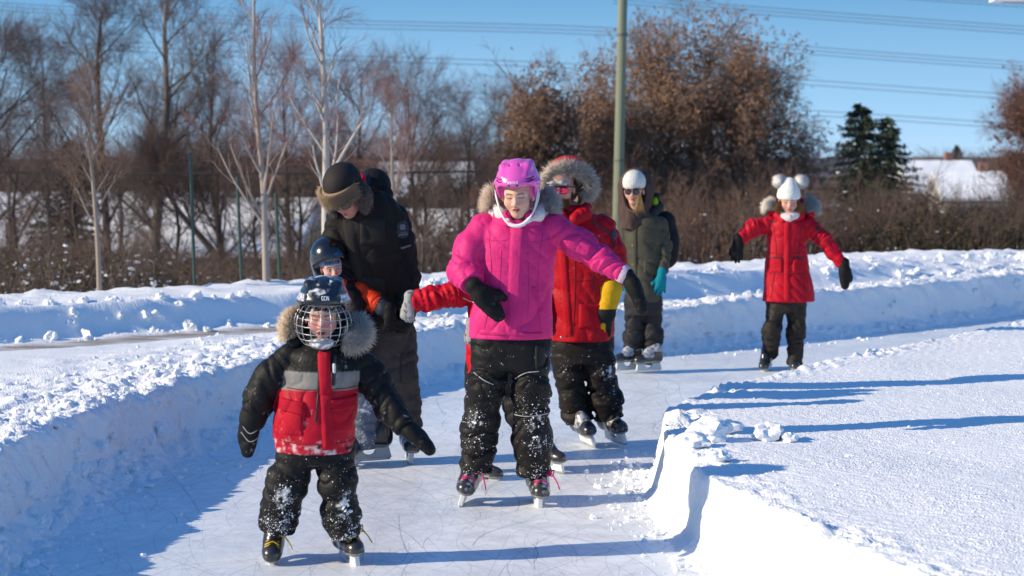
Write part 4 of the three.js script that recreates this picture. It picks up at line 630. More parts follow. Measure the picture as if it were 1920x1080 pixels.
// skate in its own frame: toe to +z, blade bottom at y = 0
const holderGeo = (() => { const s = new THREE.Shape(); s.moveTo(-.1, .072); s.lineTo(-.035, .072); s.quadraticCurveTo(-.03, .03, 0, .03); s.quadraticCurveTo(.045, .03, .055, .07); s.lineTo(.115, .068); s.quadraticCurveTo(.12, .03, .125, .018); s.lineTo(-.115, .018); s.quadraticCurveTo(-.11, .04, -.1, .072); const g = new THREE.ExtrudeGeometry(s, { depth: .014, bevelEnabled: true, bevelSize: .004, bevelThickness: .005, bevelSegments: 2 }); g.translate(0, 0, -.007); g.rotateY(-Math.PI / 2); return g; })();
const bladeGeo = (() => { const s = new THREE.Shape(); s.moveTo(-.125, .02); s.lineTo(.135, .02); s.quadraticCurveTo(.14, .006, .12, .002); s.quadraticCurveTo(0, -.002, -.11, .002); s.closePath(); const g = new THREE.ExtrudeGeometry(s, { depth: .0035, bevelEnabled: false }); g.translate(0, 0, -.00175); g.rotateY(-Math.PI / 2); return g; })();
const bootField = join([chain([[0, .115, -.075, .043], [0, .104, .03, .042], [0, .098, .085, .039], [0, .096, .112, .036]], { k: .03 }), chain([[0, .12, -.07, .046], [0, .165, -.07, .047], [0, .19, -.072, .046]], { k: .03 }), ell([0, .155, .0], [.036, .05, .05])], .04);
const bootCut = { f: (x, y, z) => smax(bootField.f(x, y, z), .07 - y, .008), lo: bootField.lo, hi: bootField.hi };
const bootGeos = {};
function bootGeo(key, col) { return bootGeos[key] ??= skin(bootCut, .006, col); }
function skate(parent, p, yaw, pitch, roll, s, { key = 'black', col, holder = WHITEP, lace } = {}) {
  const b = part('skate', bootGeo(key, col), PLASTIC, parent); frame(p, yaw, pitch, roll, s).decompose(b.position, b.quaternion, b.scale);
  part('blade_holder', holderGeo, holder, b); part('blade', bladeGeo, STEEL, b);
  if (lace) { const A = new Acc(); for (const [z, y, w] of [[.092, .133, .03], [.08, .138, .03], [.062, .142, .028], [.042, .156, .027], [.02, .178, .03]]) { const q = []; for (let k = 0; k <= 8; k++) { const t = k / 4 - 1; q.push(V(t * w, y + .006 - .012 * t * t, z + .004 * Math.sin(k))); } A.tube(q, q.map(() => .0055), 5, null, true); } A.tube([V(.02, .18, .03), V(.05, .175, .06), V(.075, .14, .07), V(.09, .11, .075)], [.004, .004, .0035, .003], 5); A.tube([V(.02, .18, .03), V(.06, .19, .04), V(.055, .165, .06), V(.02, .17, .05)], [.004, .004, .004, .004], 5); part('lace', A.geo(), lace, b); }
  return b;
}
const bootBlack = (x, y, z, a, b) => z > .075 && b > -.3 && y < .135 ? [.03, .03, .032] : Math.abs(y - .083) < .006 ? [.3, .3, .3] : [.02, .02, .022];
const bootSnowy = (x, y, z, a, b, c) => mix3(bootBlack(x, y, z, a, b), SNW, sst(.1, .45, fbm(x * 40, y * 40, z * 40, 3) + .25 * b - .1) * .8);
const bootGrey = (x, y, z, a, b, c) => z > -.02 && z < .07 && y > .12 || y > .17 ? mix3([.42, .43, .45], [.1, .1, .11], sst(.0, .3, n3(x * 60, y * 60, z * 30))) : bootBlack(x, y, z, a, b);
function person(fx, fy, label) {                                          // stands where fx, fy sees the ice; all measures in points of the photograph at that distance
  const g = ground(fx, fy), D = -g.z, o = base('person', g, label, 'person'), m = D / FPX, J = (px, py, dz = 0) => { if (dz < .45) return at(px, py, D - dz).sub(g); const p = at(px, py, D - .13).sub(g); p.z = dz; return p; };   // dz >= .45: a point straight in front of what is seen there
  const j = ([px, py, r, dz = 0]) => { const p = J(px, py, dz); return [p.x, p.y, p.z, r * m]; };
  const lv = list => list.map(([py, cx, hw, d, dz = 0]) => { const p = J(cx, py, dz); return [p.y, p.x, p.z, hw * m, d]; }).sort((a, b) => a[0] - b[0]);
  const Y = py => J(960, py).y;
  return { o, J, j, lv, m, D, Y, g, limb: (l, o2) => chain(l.map(j), o2), inner: l => { const n = l.length, e = l[n - 1], f = l[n - 2]; return [...l.slice(0, -1), [mix(e[0], f[0], .4), mix(e[1], f[1], .4), e[2], mix(e[3] ?? 0, f[3] ?? 0, .4)]].map(q => j([q[0], q[1], q[2] * .42, q[3] ?? 0])); } };
}
// skin-coloured body under the clothes, head of finer grain merged in
function body(P, headM, hf, hc, limbs, h = .0024) {
  const head = skin(hf, h, hc); head.applyMatrix4(headM);
  const b = skin(join(limbs.map(l => chain(l)), .03), .016, [.5, .3, .24]);
  return part('body', mergeGeometries([head, b]), SKIN, P.o);
}
// ---------- the people ----------
const inFrame = (o, M) => { M.decompose(o.position, o.quaternion, o.scale); return o; };
const hockeyField = (() => {
  const dome = join([ell([0, .055, -.012], [.098, .1, .124]), loft([[-.028, 0, -.026, .09, .105], [0.005, 0, -.016, .097, .118], [.06, 0, -.012, .098, .124]])], .02);
  let s = join([dome, chain([[-.05, .088, .082, .012], [-.054, .122, .03, .016], [-.053, .125, -.04, .016], [-.05, .1, -.09, .012]]), chain([[.05, .088, .082, .012], [.054, .122, .03, .016], [.053, .125, -.04, .016], [.05, .1, -.09, .012]]), ell([0, .07, .042], [.083, .045, .076])], .012);
  const band = []; for (let k = 0; k <= 12; k++) { const a = (k / 12 - .5) * 3.5; band.push([Math.sin(a) * .098, .05 + .012 * Math.cos(a), -.012 + Math.cos(a) * .121, .004]); }
  s = join([s, chain(band)], .008);
  const face = (x, y, z) => smax(y - .046 + .02 * sst(.06, .1, Math.abs(x)), .018 + .03 * sst(.072, .088, Math.abs(x)) - z + (y < 0 ? y * .4 : 0), .01);
  s = cut(s, face, .008);
  for (const k of [-1, 1]) { for (const y of [.068, .08]) { const v = chain([[k * .062, y, .09, .0025], [k * .092, y + .008, .045, .0025]]); s = cut(s, (x, y2, z) => v.f(x, y2, z) - .002, .004); } const e = ell([k * .1, -.005, -.015], [.03, .024, .026]); s = cut(s, e.f, .006); const v = ell([k * .022, .15, .05], [.007, .02, .014]); s = cut(s, v.f, .005); }
  return s;
})();
function cage(parent, wire) {
  const A = new Acc(), C = [0, -.045, .0], R = [.112, .115, .15], pt = (a, b) => V(C[0] + R[0] * Math.sin(a) * Math.cos(b), C[1] + R[1] * Math.sin(b), C[2] + R[2] * Math.cos(a) * Math.cos(b));
  for (let k = -4; k <= 4; k++) { const q = []; for (let i = 0; i <= 14; i++) q.push(pt(k * .36, mix(-.82, .82, i / 14))); A.tube(q, q.map(() => wire), 6); }
  for (let k = -3; k <= 3; k++) { const b = k * .275, q = []; for (let i = 0; i <= 24; i++) q.push(pt(mix(-1.44, 1.44, i / 24), b)); A.tube(q, q.map(() => Math.abs(k) === 3 ? wire * 1.3 : wire), 6); }
  part('face_cage', A.geo(), std(.5, .51, .52, { metalness: .6, roughness: .35 }), parent);
}
function glasses(P, M, lensMat, parentLabel) {                            // wrap sunglasses
  const cyl = { f: (x, y, z) => Math.hypot(x * .98, (z - .0) * 1) - .101 }, A = [];
  const g = part('sunglasses', pad(cyl, V(0, .004, .2), V(.068, 0, 0), V(0, .004, 0), V(0, 0, -1), { t: .004, nx: 20, ny: 4 }), BLACKP, P.o); inFrame(g, M);
  g.geometry.translate(0, .016, .003);
  for (const k of [-1, 1]) { part('lens', pad(cyl, V(k * .034, -.004, .2), V(.031, 0, 0), V(0, .0235, 0), V(0, 0, -1), { t: .005, round: .85, nx: 14, ny: 10 }), lensMat, g); A.push(chain([[k * .07, .016, .075, .004], [k * .085, .01, 0, .004]])); }
  part('temple', skin(join(A), .003, BLK), PLASTIC, g);
  return g;
}
// fur round a path of points: strands stand off a tube of radius r
function furRing(pts, r0, n, len, w, c0, c1, bias, seed) {
  const c = new THREE.CatmullRomCurve3(pts), r = rng(seed), t = V(), b = bias ?? V(0, .2, .2);
  return fur(n, len, w, () => { const u = r(), p = c.getPoint(u), ax = c.getTangent(u), d = V(rr(-1, 1, r), rr(-1, 1, r), rr(-1, 1, r)).cross(ax).normalize(); d.addScaledVector(b, .6).normalize(); return [p.addScaledVector(d, r0 * (.4 + .6 * r())), d]; }, c0, c1, r, .12);
}
const FUR_TAN = [[.5, .38, .27], [.88, .76, .62]], FUR_GREY = [[.42, .37, .34], [.9, .85, .8]], FUR_CREAM = [[.5, .43, .38], [.92, .88, .82]], FUR_PALE = [[.72, .66, .62], [.92, .89, .86]], FUR_BROWN = [[.3, .21, .14], [.62, .48, .34]];
const speck = (x, y, z) => sst(.28, .5, fbm(x * 55, y * 55, z * 55, 3) + .15 * n3(x * 9, y * 9, z * 9));
const kneeSnow = (P, spots) => { const c = spots.map(([px, py, r, a = 1]) => [P.J(px, py), r * P.m, a]); return (x, y, z, nz = 1) => { let s = 0; for (const [p, r, a] of c) s = Math.max(s, a * sst(1, .15, Math.hypot(x - p.x, y - p.y) / r)); return s * sst(-.2, .4, nz); }; };
function trousers(P, legs, base_, snow, o = {}) {
  const w = loft(P.lv(o.waist), { fold: .004 }), L = legs.map((l, i) => P.limb(l, { fold: o.fold ?? .011, F: 15, G: 5, k: .06, seed: i * 7 + (o.seed ?? 0), cap: true })), f = join([w, also(L[0], L[1], .006)], .05);
  const r = rng(o.seed ?? 3), col = (x, y, z, a, b, c) => { const k = 1 + .25 * n3(x * 30, y * 30, z * 30), q = base_.map(v => v * k); if (!snow) return q; const m = snow(x, y, z, c), t = fbm(x * 38, y * 38, z * 38, 4); return mix3(q, SNW, clamp(sst(.42, .68, m * .62 + .75 * t) * .8 + speck(x, y, z) * (o.speck ?? .25))); };
  const g = skin(f, o.h ?? .007, col), t = part('trousers', g, o.mat ?? SHELL, P.o); 
  if (snow) stuck(g, o.crumbs ?? 500, (x, y, z) => clamp(snow(x, y, z, 1) * .9 * sst(-.25, .3, n3(x * 22, y * 22, z * 22)) + .012 + (o.hemSnow ?? 0) * sst(.3, .1, y) * sst(-.1, .4, n3(x * 14, y * 14, z * 14))), r, .0008, .0034, t);
  if (snow && (o.crumbs ?? 500) > 600) stuck(g, 90, (x, y, z) => clamp(snow(x, y, z, 1) ** 2 * sst(.0, .35, n3(x * 18, y * 18, z * 18))), r, .003, .0085, t);
  return { t, f };
}
const btn = (P, s, px, py, mat, parent, r = .008) => { const p = P.J(px, py, .6), q = hit(s.f, p, V(0, 0, -1), 1.2); if (!q) return; const g = new THREE.SphereGeometry(r, 10, 6); g.scale(1, 1, .5); g.translate(q.x, q.y, q.z + .001); part('button', g, mat, parent); };
const Z = V(0, 0, -1);
const padAt = (P, s, px, py, hw, hh, o = {}) => pad(s, P.J(px, py, .6), V(hw * P.m, (o.tx ?? 0) * P.m, 0), V((o.ty ?? 0) * P.m, -hh * P.m, 0), Z, o);

{ // ---- the child in front
  const P = person(588, 1056, 'small child skating in front in black, grey and red jacket with caged black helmet'), { J, o } = P;
  const M = frame(J(606, 594, .03), .03, .1, -.03, .9);
  const hc = headColor({ flush: 1, eye: .3, mouth: 2.2, red: [.66, .22, .2], skin: [.6, .33, .26] });
  const torso = loft(P.lv([[846, 591, 76, .14], [800, 590, 78, .145], [745, 595, 76, .145], [695, 606, 74, .14], [664, 608, 66, .125], [644, 607, 44, .095], [622, 606, 38, .085]]), { fold: .008, Fx: 6, Fy: 9, seed: 2 });
  const aL = [[545, 668, 28], [508, 710, 32], [486, 748, 29], [474, 786, 25]], aR = [[672, 668, 28], [703, 716, 31], [730, 765, 28, .04], [762, 803, 22, .1]];
  const sL = P.limb(aL, { fold: .0075, F: 17, seed: 1, cap: true }), sR = P.limb(aR, { fold: .0075, F: 17, seed: 5, cap: true }), arms = join([sL, sR], .01), jk = join([torso, arms], .018);
  const y1 = P.Y(692), y2 = P.Y(727), low = P.Y(800);
  const jcol = (x, y, z, a, b, c) => {
    const sl = arms.f(x, y, z) < torso.f(x, y, z) - .004, n = 1 + .2 * n3(x * 25, y * 25, z * 25); let q = BLK;
    if (!sl) { if (y < y2) q = [.42 * n, .006, .024]; else if (y < y1) q = [.2 * n, .195 * n, .19 * n]; if (y < low && y < y2) q = mix3(q, SNW, sst(.25, .6, fbm(x * 30, y * 30, z * 30, 4) + (low - y) * 3.2) * .6); }
    return mix3(q, SNW, speck(x, y, z) * .22);
  };
  const jg = skin(jk, .0056, jcol), jm = part('jacket', jg, SHELL, o);
  const RED = cloth({ color: new THREE.Color().setRGB(.46, .007, .026), vertexColors: false }), BK = cloth({ color: new THREE.Color().setRGB(.02, .02, .022), vertexColors: false });
  part('placket', pad(torso, J(612, 752, .6), V(13 * P.m, 0, 0), V(5 * P.m, -93 * P.m, 0), Z, { t: .012, nx: 6, ny: 40 }), RED, jm);
  part('zip', cord(jk, [J(598, 690, .6), J(597, 740, .6), J(592, 792, .6)], Z, .0045, null), BLACKP, jm);
  for (const [x, y] of [[549, 765], [640, 760]]) { part('pocket', padAt(P, torso, x, y + 26, 20, 28, { t: .006 }), RED, jm); part('pocket_flap', padAt(P, torso, x, y - 2, 25, 13, { t: .014, tx: x < 600 ? -4 : 3 }), RED, jm); btn(P, jk, x, y + 4, STEEL, jm, .007); }
  part('chest_zip', cord(jk, [J(628, 668, .6), J(627, 695, .6), J(626, 722, .6)], Z, .008, null), BLACKP, jm);
  { const g = new THREE.CapsuleGeometry(.007, .03, 4, 8), q = hit(jk.f, J(627, 690, .6), Z, 1.3); g.translate(q.x, q.y, q.z + .012); part('zip_pull', g, std(.6, .62, .65), jm); }
  btn(P, jk, 601, 660, BLACKP, jm); btn(P, jk, 598, 838, BLACKP, jm);
  const KS = std(.2, .004, .012); for (const q of [[[536, 729], [575, 731], [604, 730]], [[622, 730], [650, 729], [672, 727]], [[520, 828], [560, 832], [600, 833]], [[625, 833], [645, 832], [664, 828]]]) part('seam', cord(torso, q.map(([x, y]) => J(x, y, .6)), Z, .0024, null, -.0008), KS, jm);
  // hood and fur behind the neck
  const hoodP = [J(553, 632, .02), J(552, 606, -.03), J(566, 600, -.12), J(607, 606, -.17), J(650, 600, -.12), J(668, 612, -.03), J(668, 634, .03)];
  const hd = part('hood', skin(join([chain(hoodP.map(p => [p.x, p.y - .02, p.z, .04]), { fold: .006 }), ell(J(607, 640, -.1).toArray(), [.13, .07, .09])], .03), .009, BLK), SHELL, o);
  hair('fur_trim', [furRing([J(545, 640, .04), J(542, 612, .02), J(552, 596, -.05), J(566, 592, -.1)], .022, 2800, .046, .0013, ...FUR_TAN, V(-.6, .5, .3), 4), furRing([J(640, 640, .09), J(668, 644, .06), J(680, 622, .01), J(664, 600, -.06)], .024, 3200, .052, .0013, ...FUR_GREY, V(.6, .3, .5), 5)], hd);
  body(P, M, headField({ mouth: 2.2 }), hc, [P.inner(aL), P.inner(aR), P.inner([[606, 640, 60], [600, 760, 90], [595, 840, 80]]), P.inner([[560, 845, 60], [533, 920, 55], [517, 1000, 50]]), P.inner([[632, 845, 60], [640, 925, 55], [648, 1010, 50]])], .0022);
  // knitted cap under the helmet, scarf
  part('cap', skin(inM(cut(ell([0, .02, -.015], [.087, .09, .108]), (x, y, z) => smax(y - .028, .03 - z, .01), .01)), .0045, (x, y, z) => mix3([.03, .03, .033], SNW, sst(.0, .35, n3(x * 70, y * 70, z * 70)) * .5)), KNIT, o).applyMatrix4(M);
  const hm = part('helmet', skin(hockeyField, .0042, (x, y, z, a, b, c) => { let q = [.012, .015, .024]; const X = Math.abs(x); if (X > .07 && y > .06 && y < .088 && z > .0 && n3(z * 90, 1, 1) > -.1) q = [.6, .62, .66]; return mix3(q, SNW, clamp(sst(.15, .42, fbm(x * 26 + 3, y * 26, z * 26, 4) + .45 * (b - .62) - (x > .03 ? .18 : 0)) * .95 + sst(.2, .5, fbm(x * 60, y * 60, z * 60, 2)) * sst(.06, .03, y) * .8)); }), PLASTIC, o);
  inFrame(hm, M.clone().multiply(frame(V(0, .022, -.005), 0, -.02, 0, 1.24).scale(V(1, .92, 1))));
  part('logo', pad(hockeyField, V(.012, .078, .4), V(.03, 0, 0), V(0, -.0125, 0), Z, { t: .0012, nx: 12, ny: 6 }), decalMat(textTex('CCM', { font: 'italic bold 60px sans-serif' })), hm);
  cage(hm, .0017);
  part('chin_cup', skin(cut(ell([0, -.118, .07], [.05, .03, .055]), ell([0, -.1, .04], [.046, .04, .055]).f, .005), .005, (x, y, z) => mix3([.3, .3, .32], SNW, sst(-.1, .3, n3(x * 60, y * 60, z * 60)))), PLASTIC, hm);
  const cuffs = (pts) => part('cuff_band', skin(chain(pts.map(P.j), { fold: .002 }), .006, [.014, .014, .015]), CLOTH, jm);
  cuffs([[476, 778, 26.5], [474, 786, 26]]);
  const snowMit = (x, y, z) => mix3(BLK, SNW, speck(x, y, z) * .3);
  const g1 = part('mitten', skin(handField({ W: J(470, 790), D: V(-.14, -1, .12), N: V(-.3, .1, 1), s: .83, side: 1, mitt: true, curl: .2, thumbOut: .1, cuff: .03, cuffR: .056 }), .0055, snowMit), SHELL, o);
  const mF = handField({ W: J(470, 790), D: V(-.14, -1, .12), N: V(-.3, .1, 1), s: .83, side: 1, mitt: true, curl: .2, thumbOut: .1, cuff: .03, cuffR: .056 });
  for (const y of [0, 16]) part('reflective_stripe', cord(mF, [J(446, 800 + y, .5), J(464, 818 + y, .5), J(485, 806 + y, .5)], Z, .0022, null), std(.4, .4, .42), g1);
  part('mitten', skin(handField({ W: J(763, 803, .1), D: V(.8, -.55, .25), N: V(.45, .75, .4), s: .83, side: -1, mitt: true, curl: .3, thumbOut: .25, cuff: .03, cuffR: .052 }), .0055, snowMit), SHELL, o);
  const lg = [[[560, 842, 40], [538, 905, 36, .02], [525, 955, 35], [519, 998, 36]], [[629, 842, 38], [633, 905, 34, .03], [640, 960, 33], [647, 1006, 33]]];
  trousers(P, lg, [.013, .0125, .013], kneeSnow(P, [[537, 920, 34, .9], [535, 960, 36, .6], [645, 930, 30, .85], [648, 960, 34, .7], [520, 985, 40, .55], [640, 990, 30, .4]]), { waist: [[866, 596, 58, .11], [845, 594, 64, .115], [815, 594, 60, .11]], seed: 12, h: .0055, crumbs: 3200, hemSnow: .6, speck: .12, fold: .011 });
  const yl = std(.62, .40, .02);
  skate(o, J(515, 1050, -.08), .0, .38, -.03, .98, { key: 'snowy', col: bootBlack, lace: yl });
  skate(o, J(655, 1062, -.05), .4, 0, .05, .98, { key: 'snowy', col: bootBlack, lace: yl });
}
function inM(s) { return s; }

{ // ---- the girl in pink
  const P = person(940, 944, 'girl in pink jacket and pink helmet with arms spread skating in the middle'), { J, o } = P;
  const M = frame(J(971, 366, .1), -.15, .16, .03, .97);
  const torso = loft(P.lv([[634, 957, 80, .14], [600, 959, 79, .14], [555, 963, 74, .135], [500, 965, 76, .14], [452, 968, 77, .14], [424, 970, 68, .12], [406, 972, 44, .09], [394, 972, 37, .08]]), { fold: .007, Fx: 7, Fy: 4, seed: 9 });
  const aL = [[907, 428, 29], [882, 468, 31, .02], [870, 508, 30, .06], [886, 533, 25, .15]], aR = [[1037, 428, 30], [1085, 458, 28], [1128, 487, 24, .04], [1168, 513, 18.5, .07]];
  const arms = join([P.limb(aL, { fold: .008, F: 13, seed: 3, cap: true }), P.limb(aR, { fold: .009, F: 15, seed: 4, cap: true })], .01), jk = join([torso, arms], .018);
  const pink = (x, y, z) => { const n = 1 + .1 * n3(x * 14, y * 220, z * 14) + .06 * n3(x * 30, y * 30, z * 30); return [.66 * n, .03 * n, .19 * n]; };
  const jm = part('jacket', skin(jk, .0064, pink), SHELL, o), PK = cloth({ vertexColors: false, color: new THREE.Color().setRGB(.68, .03, .195), roughness: .55 });
  part('placket', pad(torso, J(966, 528, .6), V(15 * P.m, 0, 0), V(-5 * P.m, -104 * P.m, 0), Z, { t: .007, nx: 6, ny: 36 }), PK, jm);
  for (const [x, s] of [[915, -1], [1008, 1]]) part('pocket_welt', pad(torso, J(x, 562, .6), V(5 * P.m, 0, 0), V(s * 9 * P.m, -26 * P.m, 0), Z, { t: .006, nx: 5, ny: 14 }), PK, jm);
  part('hem_band', pad(torso, J(957, 626, .6), V(62 * P.m, 0, 0), V(0, -4 * P.m, 0), Z, { t: .005, nx: 30, ny: 5 }), PK, jm);
  const PS = std(.42, .016, .125); for (const q of [[[916, 432], [921, 500], [919, 560], [908, 618]], [[1018, 436], [1010, 500], [1008, 560], [1014, 618]], [[940, 470], [938, 530], [936, 590]], [[990, 470], [991, 530], [990, 590]], [[902, 446], [930, 452], [950, 450]], [[982, 450], [1008, 454], [1034, 448]]]) part('seam', cord(torso, q.map(([x, y]) => J(x, y, .6)), Z, .0018, null, -.0005), PS, jm);
  for (const y of [418, 606, 624]) btn(P, jk, 962, y, std(.5, .1, .25), jm, .007);
  part('collar', skin(cut(loft(P.lv([[424, 971, 50, .11, .02], [404, 971, 47, .1, .03], [396, 971, 45, .1, .03]])), (x, y, z) => smax(Math.hypot(x - J(971, 400).x, (z - .04) * 1) - .085, J(971, 412).y - y, .01), .01), .006, pink), SHELL, jm);
  part('cuff_band', skin(chain([P.j([1166, 512, 18.3, .069]), P.j([1168, 513.5, 18.2, .07])]), .006, [.68, .5, .58]), CLOTH, jm);
  // fleece lining and fur of the lowered hood
  const hd = part('hood', skin(join([chain([[1016, 404, 10, .02], [1026, 388, 13, -.04], [1003, 374, 18, -.12], [942, 374, 18, -.12], [922, 388, 13, -.04], [931, 404, 10, .02]].map(P.j), { fold: .004 })], .03), .008, (x, y, z) => { const n = n3(x * 60, y * 60, z * 60); return [.62 + .1 * n, .58 + .1 * n, .57 + .1 * n]; }), KNIT, o);
  part('lining', skin(join([chain([[931, 388, 8, .02], [939, 402, 9, .07], [953, 413, 6, .11]].map(P.j)), chain([[1015, 388, 8, .02], [1009, 404, 10, .07], [989, 415, 6, .11]].map(P.j))], .02), .006, (x, y, z) => { const n = n3(x * 70, y * 70, z * 70); return [.66 + .1 * n, .62 + .1 * n, .6 + .1 * n]; }), KNIT, hd);
  hair('fur_trim', [furRing([J(922, 395, .0), J(922, 376, -.02), J(930, 358, -.06)], .02, 2300, .062, .0012, [.42, .31, .27], [.9, .78, .7], V(-.7, .4, .2), 6), furRing([J(1026, 400, .02), J(1030, 380, -.02), J(1016, 362, -.06)], .022, 2600, .064, .0012, [.38, .32, .3], [.9, .84, .8], V(.7, .2, .3), 7)], hd);
  body(P, M, headField({ mouth: 1.6, jaw: .95 }), headColor({ flush: .35, eye: .35, mouth: 1.6, skin: [.64, .40, .30], lip: [.46, .14, .14], brow: [.16, .10, .07] }), [P.inner(aL), P.inner(aR), P.inner([[970, 420, 60], [962, 520, 90], [960, 630, 80]]), P.inner([[927, 642, 60], [905, 760, 55], [896, 880, 50]]), P.inner([[995, 642, 60], [997, 760, 55], [1002, 880, 50]])], .0022);
  const hm = part('helmet', skin(hockeyField, .0038, (x, y, z, a, b, c) => { const v = n3(x * 40, y * 40, z * 40) * .05; return [.76 + v, .10, .48]; }), PLASTIC, o);
  inFrame(hm, M.clone().multiply(frame(V(0, .014, -.008), 0, .02, 0, 1.19).scale(V(.97, .95, 1))));
  part('logo', pad(hockeyField, V(-.004, .069, .4), V(.034, 0, 0), V(0, -.009, 0), Z, { t: .0012, nx: 12, ny: 5 }), decalMat(textTex('BAUER', { font: 'italic bold 58px sans-serif', fg: '#f3d8ee' })), hm);
  for (const x of [-.022, .016]) { const q = hit(hockeyField.f, V(x, .0555, .4), Z, .6), g = new THREE.SphereGeometry(.005, 10, 8); if (q) { g.translate(q.x, q.y, q.z); part('bolt', g, BLACKP, hm); } }
  for (const k of [-1, 1]) for (const y of [.064, .075]) { const c = cord(hockeyField, [V(k * .054, y + .006, .4), V(k * .068, y + .003, .4), V(k * .085, y + .007, .4)], Z, .0022, null, -.0005); part('vent', c, std(.2, .01, .12), hm); }
  { const A = new Acc(), q = [[-.1, .0, .02], [-.09, -.04, .035], [-.072, -.085, .06], [-.045, -.122, .085], [-.012, -.137, .095], [.022, -.135, .094], [.055, -.112, .08], [.08, -.07, .055], [.095, -.03, .035], [.1, .0, .02]].map(p => V(...p)), c = new THREE.CatmullRomCurve3(q).getPoints(40); A.tube(c, c.map((_, k) => k > 14 && k < 28 ? .0095 : .0045), 8); A.tube([V(-.1, .02, .03), V(-.088, -.03, .05), V(-.075, -.075, .063)], [.003, .003, .003], 5); A.tube([V(.1, .02, .03), V(.09, -.03, .05), V(.078, -.075, .06)], [.003, .003, .003], 5); part('chin_strap', A.geo(), std(.74, .74, .74, { roughness: .6 }), hm); }
  const mit = (x, y, z) => mix3([.012, .012, .0125], SNW, speck(x, y, z) * .06);
  part('mitten', skin(handField({ W: J(895, 544, .175), D: V(.66, -.72, .12), N: V(.25, .3, 1), s: 1.02, side: -1, mitt: true, curl: .25, thumbOut: .95, cuff: .025, cuffR: .046 }), .006, mit), CLOTH, o);
  part('mitten', skin(handField({ W: J(1181, 525, .08), D: V(.5, -.84, .12), N: V(.8, .5, .25), s: .98, side: -1, mitt: true, curl: .3, thumbOut: .4, cuff: .03, cuffR: .042 }), .006, mit), CLOTH, o);
  const lg = [[[922, 645, 37], [913, 720, 33, .02], [901, 800, 32], [894, 884, 33]], [[994, 645, 37], [995, 730, 34, .03], [998, 820, 34], [1001, 892, 34]]];
  const { t, f } = trousers(P, lg, [.012, .0115, .012], kneeSnow(P, [[893, 785, 30, .75], [893, 830, 32, .3], [1003, 790, 38, .6], [1008, 830, 36, .6], [1000, 760, 40, .4], [1000, 885, 30, .35], [890, 885, 30, .2]]), { waist: [[690, 960, 62, .12], [650, 960, 72, .12], [605, 960, 62, .11]], seed: 31, h: .0062, crumbs: 2600, hemSnow: .3, speck: .05, fold: .013 });
  part('thigh_pocket', padAt(P, f, 1012, 672, 9, 26, { t: .008 }), cloth({ vertexColors: false, color: new THREE.Color().setRGB(.02, .02, .021), roughness: .5 }), t);
  for (const q of [[[888, 700], [905, 712], [925, 722]], [[966, 712], [985, 700], [1010, 697]], [[965, 780], [985, 782], [1028, 778]]]) part('seam', cord(f, q.map(([x, y]) => J(x, y, .6)), Z, .0022, null), std(.5, .5, .5), t);
  const pl = std(.75, .03, .2);
  skate(o, J(868, 940, -.03), -.12, .12, -.3, 1.12, { key: 'white', col: bootSnowy, lace: pl });
  skate(o, J(1005, 952, .0), .1, .05, -.1, 1.12, { key: 'white', col: bootSnowy, lace: pl });
}

